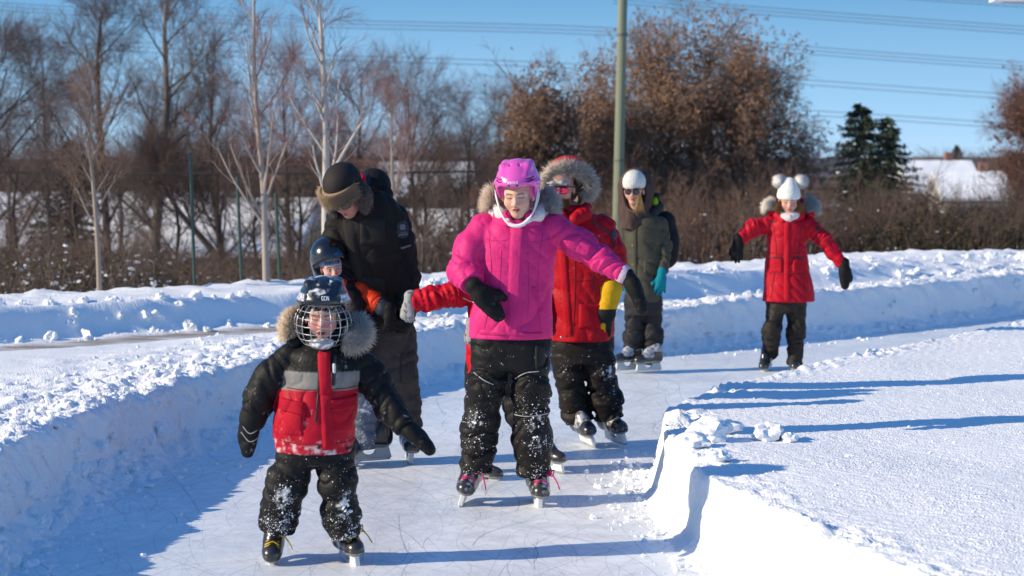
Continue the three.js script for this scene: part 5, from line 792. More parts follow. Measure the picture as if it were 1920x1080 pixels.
{ // ---- the man in the red parka
  const P = person(1130, 834, 'man in red parka with fur hood and yellow cuffed glove behind the pink girl'), { J, o } = P;
  const M = frame(J(1052, 354, .08), -.22, .06, .02, 1.0);
  const torso = loft(P.lv([[638, 1089, 63, .18], [600, 1089, 66, .185], [540, 1089, 69, .19], [480, 1087, 73, .19], [438, 1083, 73, .18], [412, 1077, 56, .14], [396, 1070, 40, .11], [384, 1068, 35, .1]]), { fold: .009, Fx: 6, Fy: 6, seed: 21 });
  const aR = [[1126, 430, 31], [1143, 475, 32, .02], [1147, 515, 29, .05], [1140, 545, 24, .09]], aL = [[1025, 430, 31], [1010, 480, 30], [1008, 530, 27, .04], [1012, 570, 23, .08]];
  const arms = join([P.limb(aL, { fold: .01, F: 13, seed: 31, cap: true }), P.limb(aR, { fold: .013, F: 13, seed: 14, cap: true })], .01), jk = join([torso, arms], .018);
  const red = (x, y, z) => { const n = 1 + .12 * n3(x * 20, y * 20, z * 20); return mix3([.43 * n, .005, .014], SNW, speck(x, y, z) * .1); };
  const jm = part('parka', skin(jk, .0072, red), SHELL, o), RD = cloth({ vertexColors: false, color: new THREE.Color().setRGB(.45, .005, .015), roughness: .6 });
  part('placket', pad(torso, J(1058, 520, .7), V(9 * P.m, 0, 0), V(8 * P.m, -112 * P.m, 0), Z, { t: .01, nx: 5, ny: 34 }), RD, jm);
  for (const [x, y] of [[1106, 592], [1106, 470]]) part('pocket', padAt(P, torso, x, y, 22, 24, { t: .009 }), RD, jm);
  for (const y of [420, 488, 535, 580, 628]) btn(P, jk, 1056 + (y - 520) * .06, y, BLACKP, jm, .009); btn(P, jk, 1098, 444, STEEL, jm, .008); btn(P, jk, 1052, 632, STEEL, jm, .008);
  const RS = std(.16, .003, .006); for (const q of [[[1075, 420], [1078, 520], [1074, 630]], [[1104, 430], [1112, 520], [1118, 625]], [[1066, 522], [1092, 526], [1122, 520]]]) part('seam', cord(torso, q.map(([x, y]) => J(x, y, .7)), Z, .003, null, -.0008), RS, jm);
  part('sleeve_zip', cord(jk, [J(1098, 408, .7), J(1130, 428, .7), J(1143, 438, .7), J(1152, 466, .7)], Z, .006, null), BLACKP, jm);
  part('badge', padAt(P, jk, 1152, 440, 5, 8, { t: .004, round: .6 }), std(.03, .05, .07), jm);
  const col = part('collar', skin(join([chain([[1030, 392, 12, .05], [1040, 402, 13, .12], [1052, 408, 11, .17]].map(P.j), { fold: .005 }), chain([[1100, 392, 13, .04], [1092, 402, 15, .11], [1078, 412, 12, .17]].map(P.j), { fold: .005 })], .02), .007, red), SHELL, jm);
  // hood up
  const C = J(1062, 350, -.02), hoodF = cut(ell([C.x + .012, C.y + .03, C.z - .06], [.155, .165, .165]), ell([C.x - .01, C.y - .02, C.z + .12], [.125, .15, .2]).f, .01), hd = part('hood', skin(hoodF, .008, (x, y, z) => Math.hypot(x - C.x + .01, y - C.y + .02) < .142 && z > C.z - .12 ? [.16, .13, .115] : red(x, y, z)), SHELL, o);
  { const ring = [], n = 22; for (let k = 0; k <= n; k++) { const a = mix(-.62, 3.76, k / n); ring.push(V(C.x + .128 * Math.cos(a) + .004, C.y + .105 * Math.sin(a) + .004, C.z + .085 + .03 * Math.sin(a))); }
    const cv = new THREE.CatmullRomCurve3(ring), r = rng(44); hair('fur_trim', [fur(8500, .068, .0015, () => { const u = r(), p = cv.getPoint(u), out = p.clone().sub(C).setZ(0).normalize(), d = out.clone().multiplyScalar(rr(-.55, 1, r)).add(V(.25 * Math.abs(out.x), -.2, rr(.1, .9, r))); d.normalize(); return [p.addScaledVector(out, rr(-.015, .03, r)).add(V(0, 0, rr(-.03, .03, r))), d]; }, ...FUR_CREAM, r, .15)], hd); }
  part('cap_peak', skin(chain([[-.07, .042, .08, .006], [-.03, .045, .115, .007], [.03, .045, .115, .007], [.07, .042, .08, .006]]), .004, [.35, .36, .38]), CLOTH, o).applyMatrix4(M);
  body(P, M, headField({ jaw: 1.08 }), headColor({ flush: .8, beard: [.3, .15, .07], skin: [.58, .33, .25], brow: [.2, .12, .07] }), [P.inner(aL), P.inner(aR), P.inner([[1068, 400, 60], [1085, 500, 100], [1088, 630, 90]]), P.inner([[1062, 640, 60], [1068, 715, 55], [1085, 785, 50]]), P.inner([[1118, 640, 60], [1130, 710, 55], [1143, 785, 50]])], .0026);
  { const r = rng(8); hair('beard', [fur(900, .022, .0012, () => { const a = rr(-1.15, 1.15, r), y = -.05 - .06 * r(); const p = V(Math.sin(a) * .058, y, .02 + Math.cos(a) * .062 - (y < -.085 ? .01 : 0)); return [p, V(Math.sin(a), -.8, Math.cos(a)).normalize()]; }, [.16, .075, .03], [.42, .22, .1], r, .4)], o).applyMatrix4(M); }
  glasses(P, M, new THREE.MeshPhysicalMaterial({ color: new THREE.Color().setRGB(.75, .05, .12), metalness: .9, roughness: .12, iridescence: .8, iridescenceIOR: 1.8 }));
  const gW = J(1136, 580, .12), gO = { W: gW, D: V(-.2, -1, .12), N: V(.35, .15, 1), s: 1.22, side: 1, curl: .38, spread: .3, thumbOut: .75, cuff: .1, cuffR: .066 };
  const yT = gW.y + .005, gl = part('glove', skin(handField(gO), .0055, (x, y, z) => y > yT - .0 ? [.72, .40, .012] : (y < yT - .09 && Math.abs((x - gW.x + .03)) < .028 && n3(x * 30, y * 20, z * 30) > -.25) ? [.68, .38, .015] : [.02, .02, .02]), CLOTH, o);
  part('glove', skin(handField({ W: J(1013, 585, .1), D: V(.1, -1, .1), N: V(-.3, 0, 1), s: 1.05, side: -1, curl: .7, cuff: .1, cuffR: .062 }), .007, [.02, .02, .02]), CLOTH, o);
  const lg = [[[1064, 640, 31], [1066, 700, 27, .02], [1076, 750, 27], [1086, 792, 29]], [[1117, 640, 32], [1124, 695, 29, .03], [1136, 745, 27], [1144, 786, 29]]];
  trousers(P, lg, [.015, .012, .011], kneeSnow(P, [[1056, 690, 20, .5], [1140, 695, 34, .75], [1143, 730, 24, .4]]), { waist: [[680, 1090, 52, .15], [645, 1090, 57, .15], [612, 1090, 50, .14]], seed: 51, h: .0075, crumbs: 500, hemSnow: .1, speck: .12, fold: .017 });
  skate(o, J(1104, 834, .05), .25, 0, .3, 1.12, { key: 'grey', col: bootGrey });
  skate(o, J(1156, 830, .0), .4, 0, .25, 1.12, { key: 'grey', col: bootGrey });
}

{ // ---- the man in black, bending to the children
  const P = person(735, 865, 'man in black parka and trapper hat bending down between two children'), { J, o } = P;
  const M = frame(J(650, 368, .3), -.42, .62, .12, 1.0);
  const torso = loft(P.lv([[622, 710, 66, .17, -.05], [560, 707, 70, .18, .0], [500, 700, 74, .19, .05], [445, 692, 70, .19, .1], [404, 689, 66, .17, .13], [376, 688, 52, .14, .15], [360, 686, 38, .11, .17]]), { fold: .009, Fx: 6, Fy: 6, seed: 61 });
  const aR = [[738, 412, 29, .1], [750, 460, 30, .1], [760, 520, 27, .1], [765, 572, 23, .12]], aL = [[640, 412, 29, .14], [628, 465, 29, .16], [642, 535, 26, .2], [672, 585, 22, .26]];
  const arms = join([P.limb(aL, { fold: .012, F: 13, seed: 32, cap: true }), P.limb(aR, { fold: .012, F: 13, seed: 15, cap: true })], .01), jk = join([torso, arms], .018), blk = (x, y, z) => { const n = 1 + .2 * n3(x * 20, y * 20, z * 20); return [.014 * n, .0125 * n, .012 * n]; };
  const jm = part('parka', skin(jk, .0075, blk), CLOTH, o), BK = cloth({ vertexColors: false, color: new THREE.Color().setRGB(.024, .022, .021) });
  part('placket', pad(torso, J(668, 500, .8), V(12 * P.m, 0, 0), V(14 * P.m, -106 * P.m, 0), Z, { t: .01, nx: 5, ny: 34 }), BK, jm);
  part('zip', cord(jk, [J(652, 405, .8), J(655, 425, .8), J(662, 445, .8)], Z, .005, null), std(.2, .2, .21, { metalness: .6 }), jm);
  for (const [x, y] of [[702, 432], [700, 545]]) { part('pocket', padAt(P, torso, x, y, 24, 26, { t: .008 }), BK, jm); btn(P, jk, x + 6, y - 12, STEEL, jm, .007); }
  part('badge', padAt(P, jk, 756, 430, 11, 17, { t: .005, round: .7 }), std(.035, .036, .04), jm);
  part('badge_emblem', padAt(P, jk, 755, 425, 6, 6, { t: .0015, lift: .006, round: 1 }), std(.16, .17, .19), jm);
  part('badge_stitching', padAt(P, jk, 757, 438, 9, 4, { t: .0012, lift: .006 }), decalMat(textTex((x, w, h) => { for (let k = 0; k < 7; k++) x.fillRect(14 + k * 34, 8 + (k % 2) * 4, 22, 22); x.fillRect(40, 46, 170, 8); }, { fg: '#7d8288' })), jm);
  part('reflective_tab', padAt(P, jk, 762, 462, 10, 2, { t: .004, tx: 3 }), std(.14, .145, .16), jm);
  part('cuff_strap', skin(chain([P.j([764, 560, 24.5, .115]), P.j([765, 569, 24, .12])]), .007, [.03, .032, .034]), CLOTH, jm);
  const hd = part('hood', skin(join([ell(J(700, 350, .03).toArray(), [.105, .11, .12], [0, 0, -.2]), chain([[670, 372, 20, .16], [694, 360, 26, .05], [720, 366, 18, .1]].map(P.j), { fold: .006 })], .03), .008, blk), CLOTH, o);
  part('hood_lining', skin(ell(J(686, 345, .1).toArray(), [.05, .066, .06]), .006, [.02, .03, .06]), CLOTH, hd);
  part('hood_edge', skin(chain([[672, 322, 3, .16], [680, 333, 3.5, .17], [686, 344, 2, .17]].map(P.j)), .004, [.5, .012, .03]), CLOTH, hd);
  body(P, M, headField({}), headColor({ flush: .9, skin: [.5, .27, .2] }), [P.inner(aL), P.inner(aR), P.inner([[672, 372, 60, .2], [695, 500, 100, .05], [708, 620, 90, -.05]]), P.inner([[738, 640, 60], [750, 715, 55], [770, 800, 40]]), P.inner([[690, 640, 60], [698, 740, 55], [705, 810, 45]])], .0028);
  const ht = part('trapper_hat', skin(cut(join([ell([0, .075, -.016], [.098, .105, .12]), ell([-.092, -.01, -.012], [.028, .075, .06]), ell([.092, -.01, -.012], [.028, .075, .06])], .03), (x, y, z) => smax(y - .03, .04 - z, .01), .01), .005, (x, y, z) => { const n = 1 + .25 * n3(x * 8, y * 8, z * 8); return [.026 * n, .022 * n, .022 * n]; }), CLOTH, o); inFrame(ht, M.clone().multiply(frame(V(0, 0, 0), 0, 0, 0, 1.1)));
  part('fur_brim', skin(join([loft([[.028, 0, .02, .088, .1], [.06, 0, .02, .1, .112], [.092, 0, .02, .094, .106]])], .01), .005, FUR_BROWN[0]), KNIT, ht);
  { const r = rng(71); hair('fur', [fur(3200, .028, .0016, () => { const a = rr(-1.5, 1.5, r), y = rr(.022, .095, r); return [V(Math.sin(a) * .098, y, .02 + Math.cos(a) * .108), V(Math.sin(a), rr(-.4, .6, r), Math.cos(a)).normalize()]; }, ...FUR_BROWN, r, .1), ...[-1, 1].map(k => fur(1500, .03, .0016, () => { const a = r() * 6.283, q = Math.sqrt(r()); return [V(k * (.085 + .03 * (1 - q)), -.02 + .075 * q * Math.sin(a), -.0 + .06 * q * Math.cos(a)), V(k * .8, Math.sin(a) * q, .3 + Math.cos(a) * q).normalize()]; }, [.12, .09, .08], [.42, .33, .29], r, .1))], ht); }
  glasses(P, M, new THREE.MeshPhysicalMaterial({ color: 0x08080a, roughness: .08, clearcoat: 1 }));
  part('glove', skin(handField({ W: J(766, 582, .13), D: V(-.12, -1, .05), N: V(.9, .1, .4), s: 1.08, side: 1, curl: .9, cuff: .05, cuffR: .05 }), .006, [.016, .016, .018]), CLOTH, o);
  part('glove', skin(handField({ W: J(676, 592, .28), D: V(.7, -.6, .2), N: V(-.2, .7, .5), s: 1.02, side: 1, curl: .8, cuff: .05, cuffR: .05 }), .006, [.016, .016, .018]), CLOTH, o);
  const lg = [[[738, 632, 41], [748, 700, 35, .02], [757, 752, 31], [771, 806, 23]], [[690, 640, 36], [694, 715, 28], [700, 780, 23], [703, 824, 19]]];
  const { t, f } = trousers(P, lg, [.068, .06, .055], null, { waist: [[680, 712, 58, .15], [640, 712, 64, .15], [600, 712, 56, .14]], seed: 71, h: .0078, fold: .015, mat: CLOTH });
  part('cargo_pocket', padAt(P, f, 764, 690, 14, 30, { t: .016 }), cloth({ vertexColors: false, color: new THREE.Color().setRGB(.062, .055, .05) }), t);
  const clear = std(.6, .66, .66, { roughness: .2 });
  skate(o, J(766, 868, .0), .15, 0, -.1, 1.1, { key: 'black', col: bootBlack, holder: clear });
  skate(o, J(694, 864, .05), -1.15, 0, 0, 1.1, { key: 'black', col: bootBlack, holder: clear });
}

{ // ---- the boy in orange with the dark ski helmet
  const P = person(672, 873, 'small boy in orange jacket and round dark ski helmet behind the front child'), { J, o } = P;
  const M = frame(J(622, 504, .05), .28, .02, .14, .8);
  const torso = loft(P.lv([[700, 648, 46, .13], [640, 650, 47, .13], [580, 650, 46, .13], [550, 648, 40, .11], [534, 643, 28, .085], [524, 640, 24, .08]]), { fold: .007, seed: 81 });
  const aR = [[674, 545, 20, .02], [704, 570, 20, .06], [733, 588, 16, .12]], aL = [[615, 552, 19], [596, 590, 19], [590, 630, 15, .05]];
  const arms = join([P.limb(aL, { fold: .008, F: 22, seed: 33, cap: true }), P.limb(aR, { fold: .009, F: 22, seed: 16, cap: true })], .01), jk = join([torso, arms], .018), Rx = J(703, 570, .06), cy = P.Y(612);
  const org = (x, y, z) => { const fr = x - Rx.x + (Rx.y - y) * .5 > .012; return fr || y < cy - .02 && x > J(690, 600).x - .05 ? [.022, .026, .04] : [.66, .045, .012]; };
  const jm = part('jacket', skin(jk, .0065, org), SHELL, o);
  part('chest_label', padAt(P, jk, 664, 553, 9, 3.5, { t: .002 }), std(.3, .12, .08), jm);
  part('collar', skin(chain([[618, 531, 9, .07], [640, 534, 10, .1], [655, 526, 9, .03], [645, 522, 8, -.06]].map(P.j)), .006, [.66, .045, .012]), SHELL, jm);
  part('glove', skin(handField({ W: J(731, 589, .13), D: V(.02, -1, .15), N: V(.2, .2, 1), s: .74, side: -1, curl: .6, cuff: .04, cuffR: .055 }), .005, BLK), CLOTH, o);
  part('glove', skin(handField({ W: J(590, 634, .05), D: V(.02, -1, .15), N: V(-.2, .2, 1), s: .72, side: 1, curl: .6, cuff: .04, cuffR: .052 }), .006, BLK), CLOTH, o);
  body(P, M, headField({ mouth: 1.8 }), headColor({ flush: .7, eye: .75, mouth: 1.8, skin: [.62, .36, .28] }), [P.inner(aL), P.inner(aR), P.inner([[640, 535, 50], [650, 600, 80], [650, 690, 80]]), P.inner([[678, 700, 50], [680, 840, 40]]), P.inner([[628, 700, 50], [625, 840, 40]])], .0022);
  const bandF = cut(ell([0, .03, -.01], [.088, .09, .108]), (x, y) => y - .026, .004), bn = part('knit_band', skin(bandF, .005, [.36, .43, .55]), KNIT, o); inFrame(bn, M);
  part('lettering', pad(bandF, V(-.004, .052, .4), V(.066, 0, 0), V(0, -.017, 0), Z, { t: .0016, nx: 20, ny: 6, lift: .001 }), decalMat(textTex('UNDER', { w: 320, h: 80, font: 'bold 78px sans-serif', fg: '#10141c' })), bn);
  const dome = ell([0, .088, -.028], [.14, .15, .158]); let hf = cut(join([dome, loft([[-.055, 0, -.045, .122, .115], [.01, 0, -.035, .136, .14], [.09, 0, -.028, .14, .156]])], .01), (x, y, z) => smax(y - .082 + 2.2 * x * x, .0 - z - .0 + (y < .02 ? (.02 - y) * .5 : 0), .014), .012); hf = cut(hf, ell([0, 0, -.02], [.086, .1, .11]).f, .01);
  const hm = part('helmet', skin(hf, .0048, (x, y, z) => [.006, .007, .010]), new THREE.MeshPhysicalMaterial({ vertexColors: true, roughness: .22, clearcoat: .8, clearcoatRoughness: .1 }), o); inFrame(hm, M);
  part('logo', pad(hf, V(.03, .112, .4), V(.035, .004, 0), V(.002, -.014, 0), Z, { t: .0012, nx: 10, ny: 5 }), decalMat(textTex('POC', { font: 'bold 64px sans-serif', fg: '#2a6fc4' })), hm);
  part('chin_strap', skin(chain([[-.1, -.04, .0, .005], [-.06, -.1, .05, .006], [0, -.125, .07, .006], [.06, -.1, .05, .006], [.1, -.04, .0, .005]]), .004, [.05, .06, .07]), CLOTH, hm);
  trousers(P, [[[676, 700, 30], [680, 770, 27], [681, 842, 24]], [[628, 700, 30], [626, 770, 27], [624, 836, 24]]], [.11, .135, .18], kneeSnow(P, [[682, 760, 40, .8], [680, 820, 30, .7], [680, 720, 30, .6]]), { waist: [[730, 651, 44, .12], [700, 650, 47, .125], [676, 650, 45, .125]], seed: 91, h: .0075, crumbs: 500, speck: .6 });
  skate(o, J(668, 871, .05), -.2, 0, .1, .85, { key: 'black', col: bootBlack });
  skate(o, J(622, 862, 0), -.1, 0, 0, .85, { key: 'black', col: bootBlack });
}

{ // ---- the child in red half hidden by the girl in pink
  const P = person(950, 885, 'child in red coat mostly hidden behind the pink girl holding a gloved hand out'), { J, o } = P;
  const torso = loft(P.lv([[700, 918, 46, .14], [640, 918, 45, .13], [590, 922, 45, .13], [550, 924, 42, .12], [535, 928, 28, .09], [522, 928, 22, .08]]), { fold: .009, seed: 101 });
  const aL = [[892, 548, 24], [850, 552, 24, .02], [810, 559, 23, .03], [774, 566, 20, .03]], aR = [[948, 556, 22], [956, 600, 20], [950, 640, 16]], aD = [[896, 560, 20, .08], [886, 590, 17, .12], [884, 612, 14, .14]];
  const arms = join([P.limb(aL, { fold: .013, F: 20, seed: 34, cap: true }), P.limb(aR, { fold: .009, F: 22, seed: 17, cap: true })], .01), jk = join([torso, arms], .018), red = (x, y, z) => { const n = 1 + .12 * n3(x * 20, y * 20, z * 20); return [.5 * n, .005, .02]; };
  const jm = part('coat', skin(jk, .0068, red), SHELL, o);
  part('piping', cord(jk, [J(868, 560, .5), J(880, 566, .5), J(900, 570, .5)], Z, .003, null), std(.6, .5, .5), jm);
  part('pocket_flap', padAt(P, torso, 880, 620, 12, 7, { t: .012, tx: 3 }), cloth({ vertexColors: false, color: new THREE.Color().setRGB(.5, .005, .02) }), jm);
  const gc = (x, y, z) => { const n = n3(x * 50, y * 50, z * 50); return mix3([.33, .34, .35], [.12, .12, .13], sst(.1, .5, n)); };
  part('glove', skin(handField({ W: J(768, 568, .04), D: V(-.16, -1, .12), N: V(-.3, .25, 1), s: .84, side: 1, curl: .85, thumbOut: .5, cuff: .045, cuffR: .046 }), .005, gc), CLOTH, o);
  part('glove', skin(handField({ W: J(884, 614, .14), D: V(.1, -1, .1), N: V(-.4, .2, 1), s: .78, side: 1, curl: .6, cuff: .03, cuffR: .042 }), .005, gc), CLOTH, o);
  const M = frame(J(930, 492, .03), -.2, .15, 0, .82);
  body(P, M, headField({}), headColor({ flush: .7 }), [P.inner(aL), P.inner(aR), P.inner([[930, 535, 50], [920, 600, 80], [918, 690, 70]]), P.inner([[900, 700, 50], [898, 800, 45], [900, 860, 40]]), P.inner([[945, 700, 50], [978, 780, 45], [1018, 850, 40]])], .0035);
  inFrame(part('knit_hat', skin(cut(ell([0, .05, -.012], [.09, .1, .112]), (x, y, z) => smax(y - .03, -.02 - z, .01), .01), .006, [.4, .02, .03]), KNIT, o), M);
  trousers(P, [[[900, 700, 28], [896, 790, 26], [898, 868, 23]], [[944, 698, 27], [975, 775, 25], [1018, 846, 21]]], [.02, .02, .022], null, { waist: [[720, 919, 42, .12], [695, 919, 45, .13], [670, 919, 44, .13]], seed: 95, h: .008 });
  skate(o, J(905, 915, .25), 1.0, 0, 0, .9, { key: 'black', col: bootBlack });
  skate(o, J(1032, 884, 0), .7, 0, .1, .9, { key: 'black', col: bootBlack });
}

{ // ---- the woman in the dark green coat
  const P = person(1205, 698, 'woman in long dark green coat with white knit cap, brown hood and sunglasses'), { J, o } = P;
  const M = frame(J(1189, 358, .06), -.25, .04, .02, 1.0);
  const torso = loft(P.lv([[566, 1205, 34, .16], [520, 1206, 36, .16], [470, 1207, 36, .155], [430, 1207, 38, .155], [412, 1207, 34, .14], [398, 1204, 22, .1], [388, 1202, 17, .09]]), { fold: .01, seed: 111 });
  const aR = [[1237, 420, 14.5], [1246, 462, 14, .04], [1243, 513, 11.5, .12]], aL = [[1177, 420, 14.5], [1170, 462, 14], [1174, 512, 11.5, .05]];
  const arms = join([P.limb(aL, { fold: .012, F: 13, seed: 35, cap: true }), P.limb(aR, { fold: .012, F: 13, seed: 18, cap: true })], .01), jk = join([torso, arms], .018), grn = (x, y, z) => { const n = 1 + .15 * n3(x * 16, y * 16, z * 16); return [.07 * n, .064 * n, .045 * n]; };
  const jm = part('coat', skin(jk, .0085, grn), CLOTH, o), GN = cloth({ vertexColors: false, color: new THREE.Color().setRGB(.068, .062, .044) });
  part('placket', pad(torso, J(1190, 480, .7), V(5 * P.m, 0, 0), V(0, -80 * P.m, 0), Z, { t: .01, nx: 5, ny: 24 }), GN, jm);
  for (const y of [430, 460, 496, 532]) btn(P, jk, 1187, y, std(.4, .32, .16, { metalness: .6 }), jm, .011);
  part('pocket', padAt(P, torso, 1218, 500, 12, 14, { t: .01 }), GN, jm);
  const C = J(1191, 356, .0), shawl = (x, y, z) => { const n = 1 + .3 * n3(x * 25, y * 12, z * 25); return [.075 * n, .048 * n, .042 * n]; };
  let hf = join([ell([C.x + .01, C.y + .02, C.z - .06], [.15, .17, .15]), loft([[C.y - .33, C.x - .03, C.z + .03, .085, .13], [C.y - .22, C.x - .01, C.z - .0, .13, .16], [C.y - .1, C.x + .008, C.z - .04, .15, .155], [C.y + .04, C.x + .01, C.z - .06, .15, .15]], { fold: .01, Fx: 10, Fy: 4 })], .04);
  hf = cut(hf, ell([C.x - .012, C.y - .02, C.z + .11], [.098, .15, .15]).f, .012); hf = cut(hf, ell([C.x + .1, C.y - .38, C.z + .13], [.1, .2, .12], [0, 0, -.3]).f, .02);
  part('brown_hood', skin(hf, .008, shawl), KNIT, o);
  part('hood', skin(join([chain([[1222, 402, 10, .05], [1232, 388, 11, -.08], [1225, 372, 9, -.12], [1232, 366, 5, -.1]].map(P.j))], .02), .008, [.025, .025, .022]), CLOTH, o);
  part('hood_lining', skin(ell(J(1228, 379, -.035).toArray(), [.028, .045, .03]), .006, [.24, .42, .012]), CLOTH, o);
  body(P, M, headField({ jaw: .93 }), headColor({ flush: .5, skin: [.6, .36, .27] }), [P.inner(aL), P.inner(aR), P.inner([[1200, 400, 30], [1206, 480, 50], [1206, 560, 45]]), P.inner([[1190, 570, 28], [1186, 670, 24]]), P.inner([[1223, 570, 28], [1221, 675, 24]])], .0032);
  inFrame(part('knit_cap', skin(cut(ell([0, .07, -.012], [.098, .108, .118]), (x, y, z) => y - .025 - .06 * sst(.0, -.1, z) * -.3, .008), .005, (x, y, z, a, b, c) => { const n = .06 * Math.sin(Math.atan2(x, z + .012) * 34) + .05 * n3(x * 60, y * 60, z * 60); return [.6 + n * 1.6, .6 + n * 1.6, .57 + n * 1.6]; }), KNIT, o), M);
  glasses(P, M, new THREE.MeshPhysicalMaterial({ color: 0x1c0a0c, roughness: .1, clearcoat: 1 }));
  { const r = rng(113); hair('hair', [fur(130, .15, .002, () => { const k = r() < .5 ? 0 : 1; return [V(.056 + .014 * k + .006 * r(), -.05 + .03 * r(), .085 + .01 * r()), V(-.25 + .16 * k, -2.6, .5).normalize()]; }, [.55, .36, .16], [.85, .62, .3], r, .6)], o).applyMatrix4(M); }
  part('glove', skin(handField({ W: J(1240, 518, .13), D: V(-.08, -1, .08), N: V(.3, .1, 1), s: 1.0, side: 1, curl: .3, spread: .22, thumbOut: 1.1, cuff: .04, cuffR: .046 }), .0058, [.008, .20, .26]), KNIT, o);
  part('glove', skin(handField({ W: J(1174, 516, .05), D: V(.05, -1, .08), N: V(-.3, .1, 1), s: .98, side: -1, curl: .4, cuff: .04, cuffR: .046 }), .007, [.008, .20, .26]), KNIT, o);
  trousers(P, [[[1191, 570, 19], [1188, 630, 17.5], [1184, 678, 17]], [[1222, 570, 19], [1223, 630, 18.5], [1221, 684, 17.5]]], [.025, .024, .027], null, { waist: [[590, 1206, 31, .15], [568, 1206, 34, .155], [545, 1206, 33, .15]], seed: 115, h: .009, fold: .015 });
  skate(o, J(1178, 694, .05), -1.0, 0, 0, 1.02, { key: 'grey', col: bootGrey, holder: std(.5, .58, .62) }); skate(o, J(1217, 697, .1), -1.05, 0, 0, 1.02, { key: 'grey', col: bootGrey, holder: std(.5, .58, .62) });
  // backpack she wears
  const bp = base('backpack', J(1248, 450, -.2).add(P.g), 'black backpack worn by the woman in the green coat', 'backpack'), L = p => p.toArray();
  part('bag', skin(join([chain([[0, .16, 0, .085], [.005, 0, -.01, .1], [0, -.15, 0, .095]], { fold: .006 }), ell([.05, -.05, -.02], [.06, .14, .09])], .05), .009, [.014, .014, .017]), CLOTH, bp);
  part('strap', skin(chain([[-.03, .16, .06, .014], [-.06, .2, .15, .014], [-.08, .13, .2, .014], [-.06, -.02, .2, .012], [-.02, -.1, .1, .012]]), .006, [.014, .014, .017]), CLOTH, bp);
}

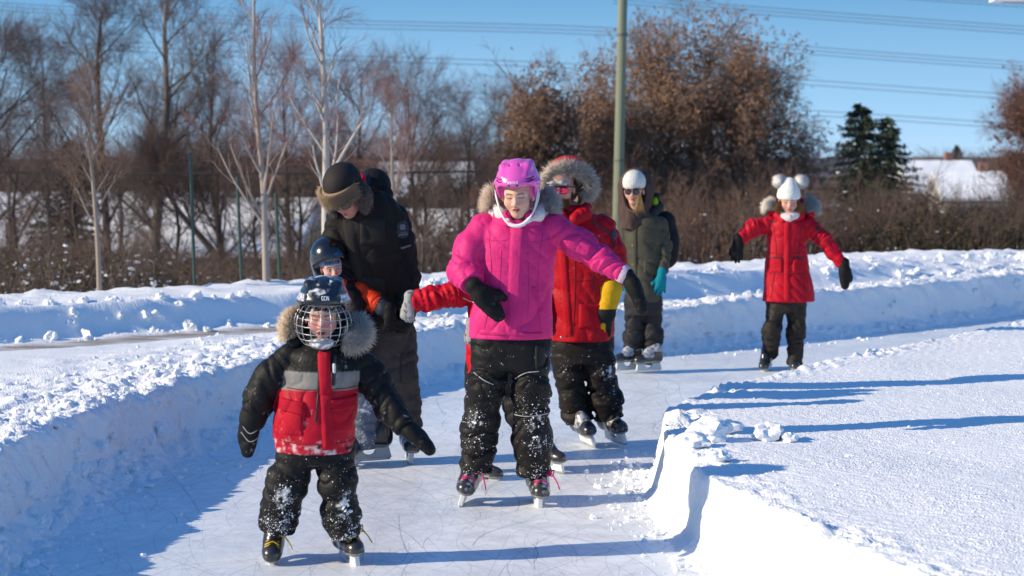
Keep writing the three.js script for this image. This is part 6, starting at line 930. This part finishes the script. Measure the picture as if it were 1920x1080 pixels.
{ // ---- the woman in the red coat on the right
  const P = person(1465, 694, 'woman in red coat with white two-pompom hat balancing alone on the right'), { J, o } = P;
  const M = frame(J(1479, 377, .06), -.05, .12, 0, 1.0);
  const torso = loft(P.lv([[565, 1479, 51, .18], [530, 1478, 46, .17], [490, 1475, 40, .15], [462, 1475, 38, .145], [432, 1477, 40, .145], [416, 1478, 36, .13], [405, 1479, 24, .1], [396, 1479, 18, .09]]), { fold: .01, Fx: 6, Fy: 4, seed: 121 });
  const aL = [[1446, 420, 16.5], [1412, 428, 17, .04], [1386, 450, 12.5, .1]], aR = [[1512, 420, 16.5], [1543, 448, 16, .02], [1580, 496, 12, .06]];
  const arms = join([P.limb(aL, { fold: .012, F: 13, seed: 36, cap: true }), P.limb(aR, { fold: .012, F: 13, seed: 19, cap: true })], .01), jk = join([torso, arms], .018), red = (x, y, z) => { const n = 1 + .1 * n3(x * 16, y * 16, z * 16); return [.44 * n, .005, .02]; };
  const jm = part('coat', skin(jk, .0085, red), SHELL, o), RD = cloth({ vertexColors: false, color: new THREE.Color().setRGB(.46, .005, .02), roughness: .6 });
  part('placket', pad(torso, J(1475, 490, .7), V(6 * P.m, 0, 0), V(0, -76 * P.m, 0), Z, { t: .01, nx: 5, ny: 28 }), RD, jm);
  const WS = std(.16, .003, .008); for (const q of [[[1452, 425], [1456, 475], [1446, 560]], [[1503, 425], [1499, 475], [1512, 560]], [[1442, 474], [1474, 477], [1508, 473]], [[1440, 512], [1474, 515], [1512, 512]]]) part('seam', cord(torso, q.map(([x, y]) => J(x, y, .7)), Z, .0036, null, -.001), WS, jm);
  for (const y of [428, 450, 472, 560]) btn(P, jk, 1474, y, STEEL, jm, .01);
  for (const x of [1456, 1496]) { part('pocket', padAt(P, torso, x, 498, 11, 14, { t: .01 }), RD, jm); part('pocket_zip', cord(jk, [J(x - 13, 482, .7), J(x, 483, .7), J(x + 14, 485, .7)], Z, .006, null), BLACKP, jm); }
  part('chest_zip', cord(jk, [J(1442, 414, .7), J(1448, 415, .7), J(1456, 416, .7)], Z, .007, null), BLACKP, jm);
  part('badge', padAt(P, jk, 1535, 429, 4, 4.5, { t: .006 }), std(.012, .014, .02), jm);
  part('zip', cord(jk, [J(1474, 418, .7), J(1474, 430, .7)], Z, .006, null), BLACKP, jm);
  const cl = part('collar', skin(join([chain([[1458, 392, 6, .0], [1459, 404, 8, .05], [1468, 414, 6, .11]].map(P.j)), chain([[1503, 390, 6, .0], [1500, 404, 8, .05], [1486, 416, 6, .11]].map(P.j))], .02), .007, red), SHELL, jm);
  part('scarf', skin(join([chain([[1463, 398, 7, .04], [1472, 406, 7, .1], [1480, 408, 7, .12], [1490, 404, 7, .1], [1497, 396, 7, .04], [1490, 390, 7, -.06], [1468, 390, 7, -.06]].map(P.j), { fold: .004, F: 30 })], .02), .0065, (x, y, z) => { const n = .08 * n3(x * 50, y * 50, z * 50); return [.68 + n, .58 + n, .58 + n]; }), KNIT, o);
  const hd = part('hood', skin(chain([[1448, 396, 10, .0], [1446, 384, 12, -.06], [1479, 384, 14, -.16], [1516, 384, 12, -.06], [1520, 400, 10, .0]].map(P.j)), .009, red), SHELL, o);
  hair('fur_trim', [furRing([J(1452, 380, -.02), J(1440, 386, .0), J(1442, 397, .03)], .03, 3000, .05, .0018, ...FUR_PALE, V(-.3, .3, .5), 9), furRing([J(1508, 378, -.02), J(1524, 386, .0), J(1524, 400, .04)], .035, 3600, .055, .0018, [.45, .41, .4], [.9, .86, .84], V(.3, .3, .5), 10)], hd);
  body(P, M, headField({ jaw: .93 }), headColor({ flush: .8, eye: .4, mouth: 1.3, skin: [.62, .36, .28] }), [P.inner(aL), P.inner(aR), P.inner([[1479, 410, 30], [1476, 480, 50], [1478, 560, 50]]), P.inner([[1455, 570, 30], [1450, 665, 26]]), P.inner([[1492, 570, 30], [1490, 680, 26]])], .0032);
  { const r = rng(123); hair('hair', [fur(420, .1, .003, () => { const k = r() < .5 ? -1 : 1; return [V(k * (.072 + .012 * r()), .01 - .02 * r(), .02 + .03 * r()), V(k * .25, -1, .2).normalize()]; }, [.2, .085, .03], [.48, .24, .1], r, .4)], o).applyMatrix4(M); }
  const hat = part('knit_hat', skin(loft([[.018, 0, -.012, .098, .112], [.05, 0, -.012, .1, .115], [.11, 0, -.014, .086, .1], [.165, 0, -.016, .058, .068], [.2, 0, -.018, .03, .034]], { edge: .02 }), .0045, (x, y, z) => { const n = .06 * Math.sin(Math.atan2(x, z + .012) * 30); return [.74 + n, .74 + n, .70 + n]; }), KNIT, o); inFrame(hat, M);
  for (const k of [-1, 1]) { const c = V(k * .092 + .012, .165, -.02), r = rng(130 + k); part('pompom_core', skin(ell([c.x, c.y, c.z], [.046, .046, .046]), .008, [.88, .87, .88]), KNIT, hat); hair('pompom', [fur(1700, .055, .002, () => { const d = V(rr(-1, 1, r), rr(-1, 1, r), rr(-1, 1, r)).normalize(); return [c.clone().addScaledVector(d, .014), d.clone()]; }, [.9, .89, .89], [.95, .94, .95], r, .05)], hat); }
  part('glove', skin(handField({ W: J(1384, 455, .11), D: V(-.1, -1, .1), N: V(-.4, .1, 1), s: 1.08, side: 1, curl: .35, cuff: .03, cuffR: .046 }), .006, BLK), CLOTH, o);
  part('glove', skin(handField({ W: J(1583, 501, .065), D: V(.08, -1, .1), N: V(.3, .2, 1), s: .98, side: -1, mitt: true, curl: .2, thumbOut: .5, cuff: .04, cuffR: .05 }), .006, BLK), CLOTH, o);
  trousers(P, [[[1454, 566, 18], [1447, 622, 16, .1], [1446, 666, 16, -.06]], [[1495, 566, 18], [1492, 625, 16.5, .03], [1490, 684, 16]]], [.026, .022, .02], null, { waist: [[585, 1474, 30, .13], [562, 1475, 34, .14], [540, 1475, 33, .14]], seed: 125, h: .009, fold: .014 });
  skate(o, J(1440, 697, .0), -.4, .3, .1, .95, { key: 'black', col: bootBlack }); skate(o, J(1489, 706, 0), -.1, 0, 0, 1.0, { key: 'black', col: bootBlack });
}
renderer.render(scene, camera);
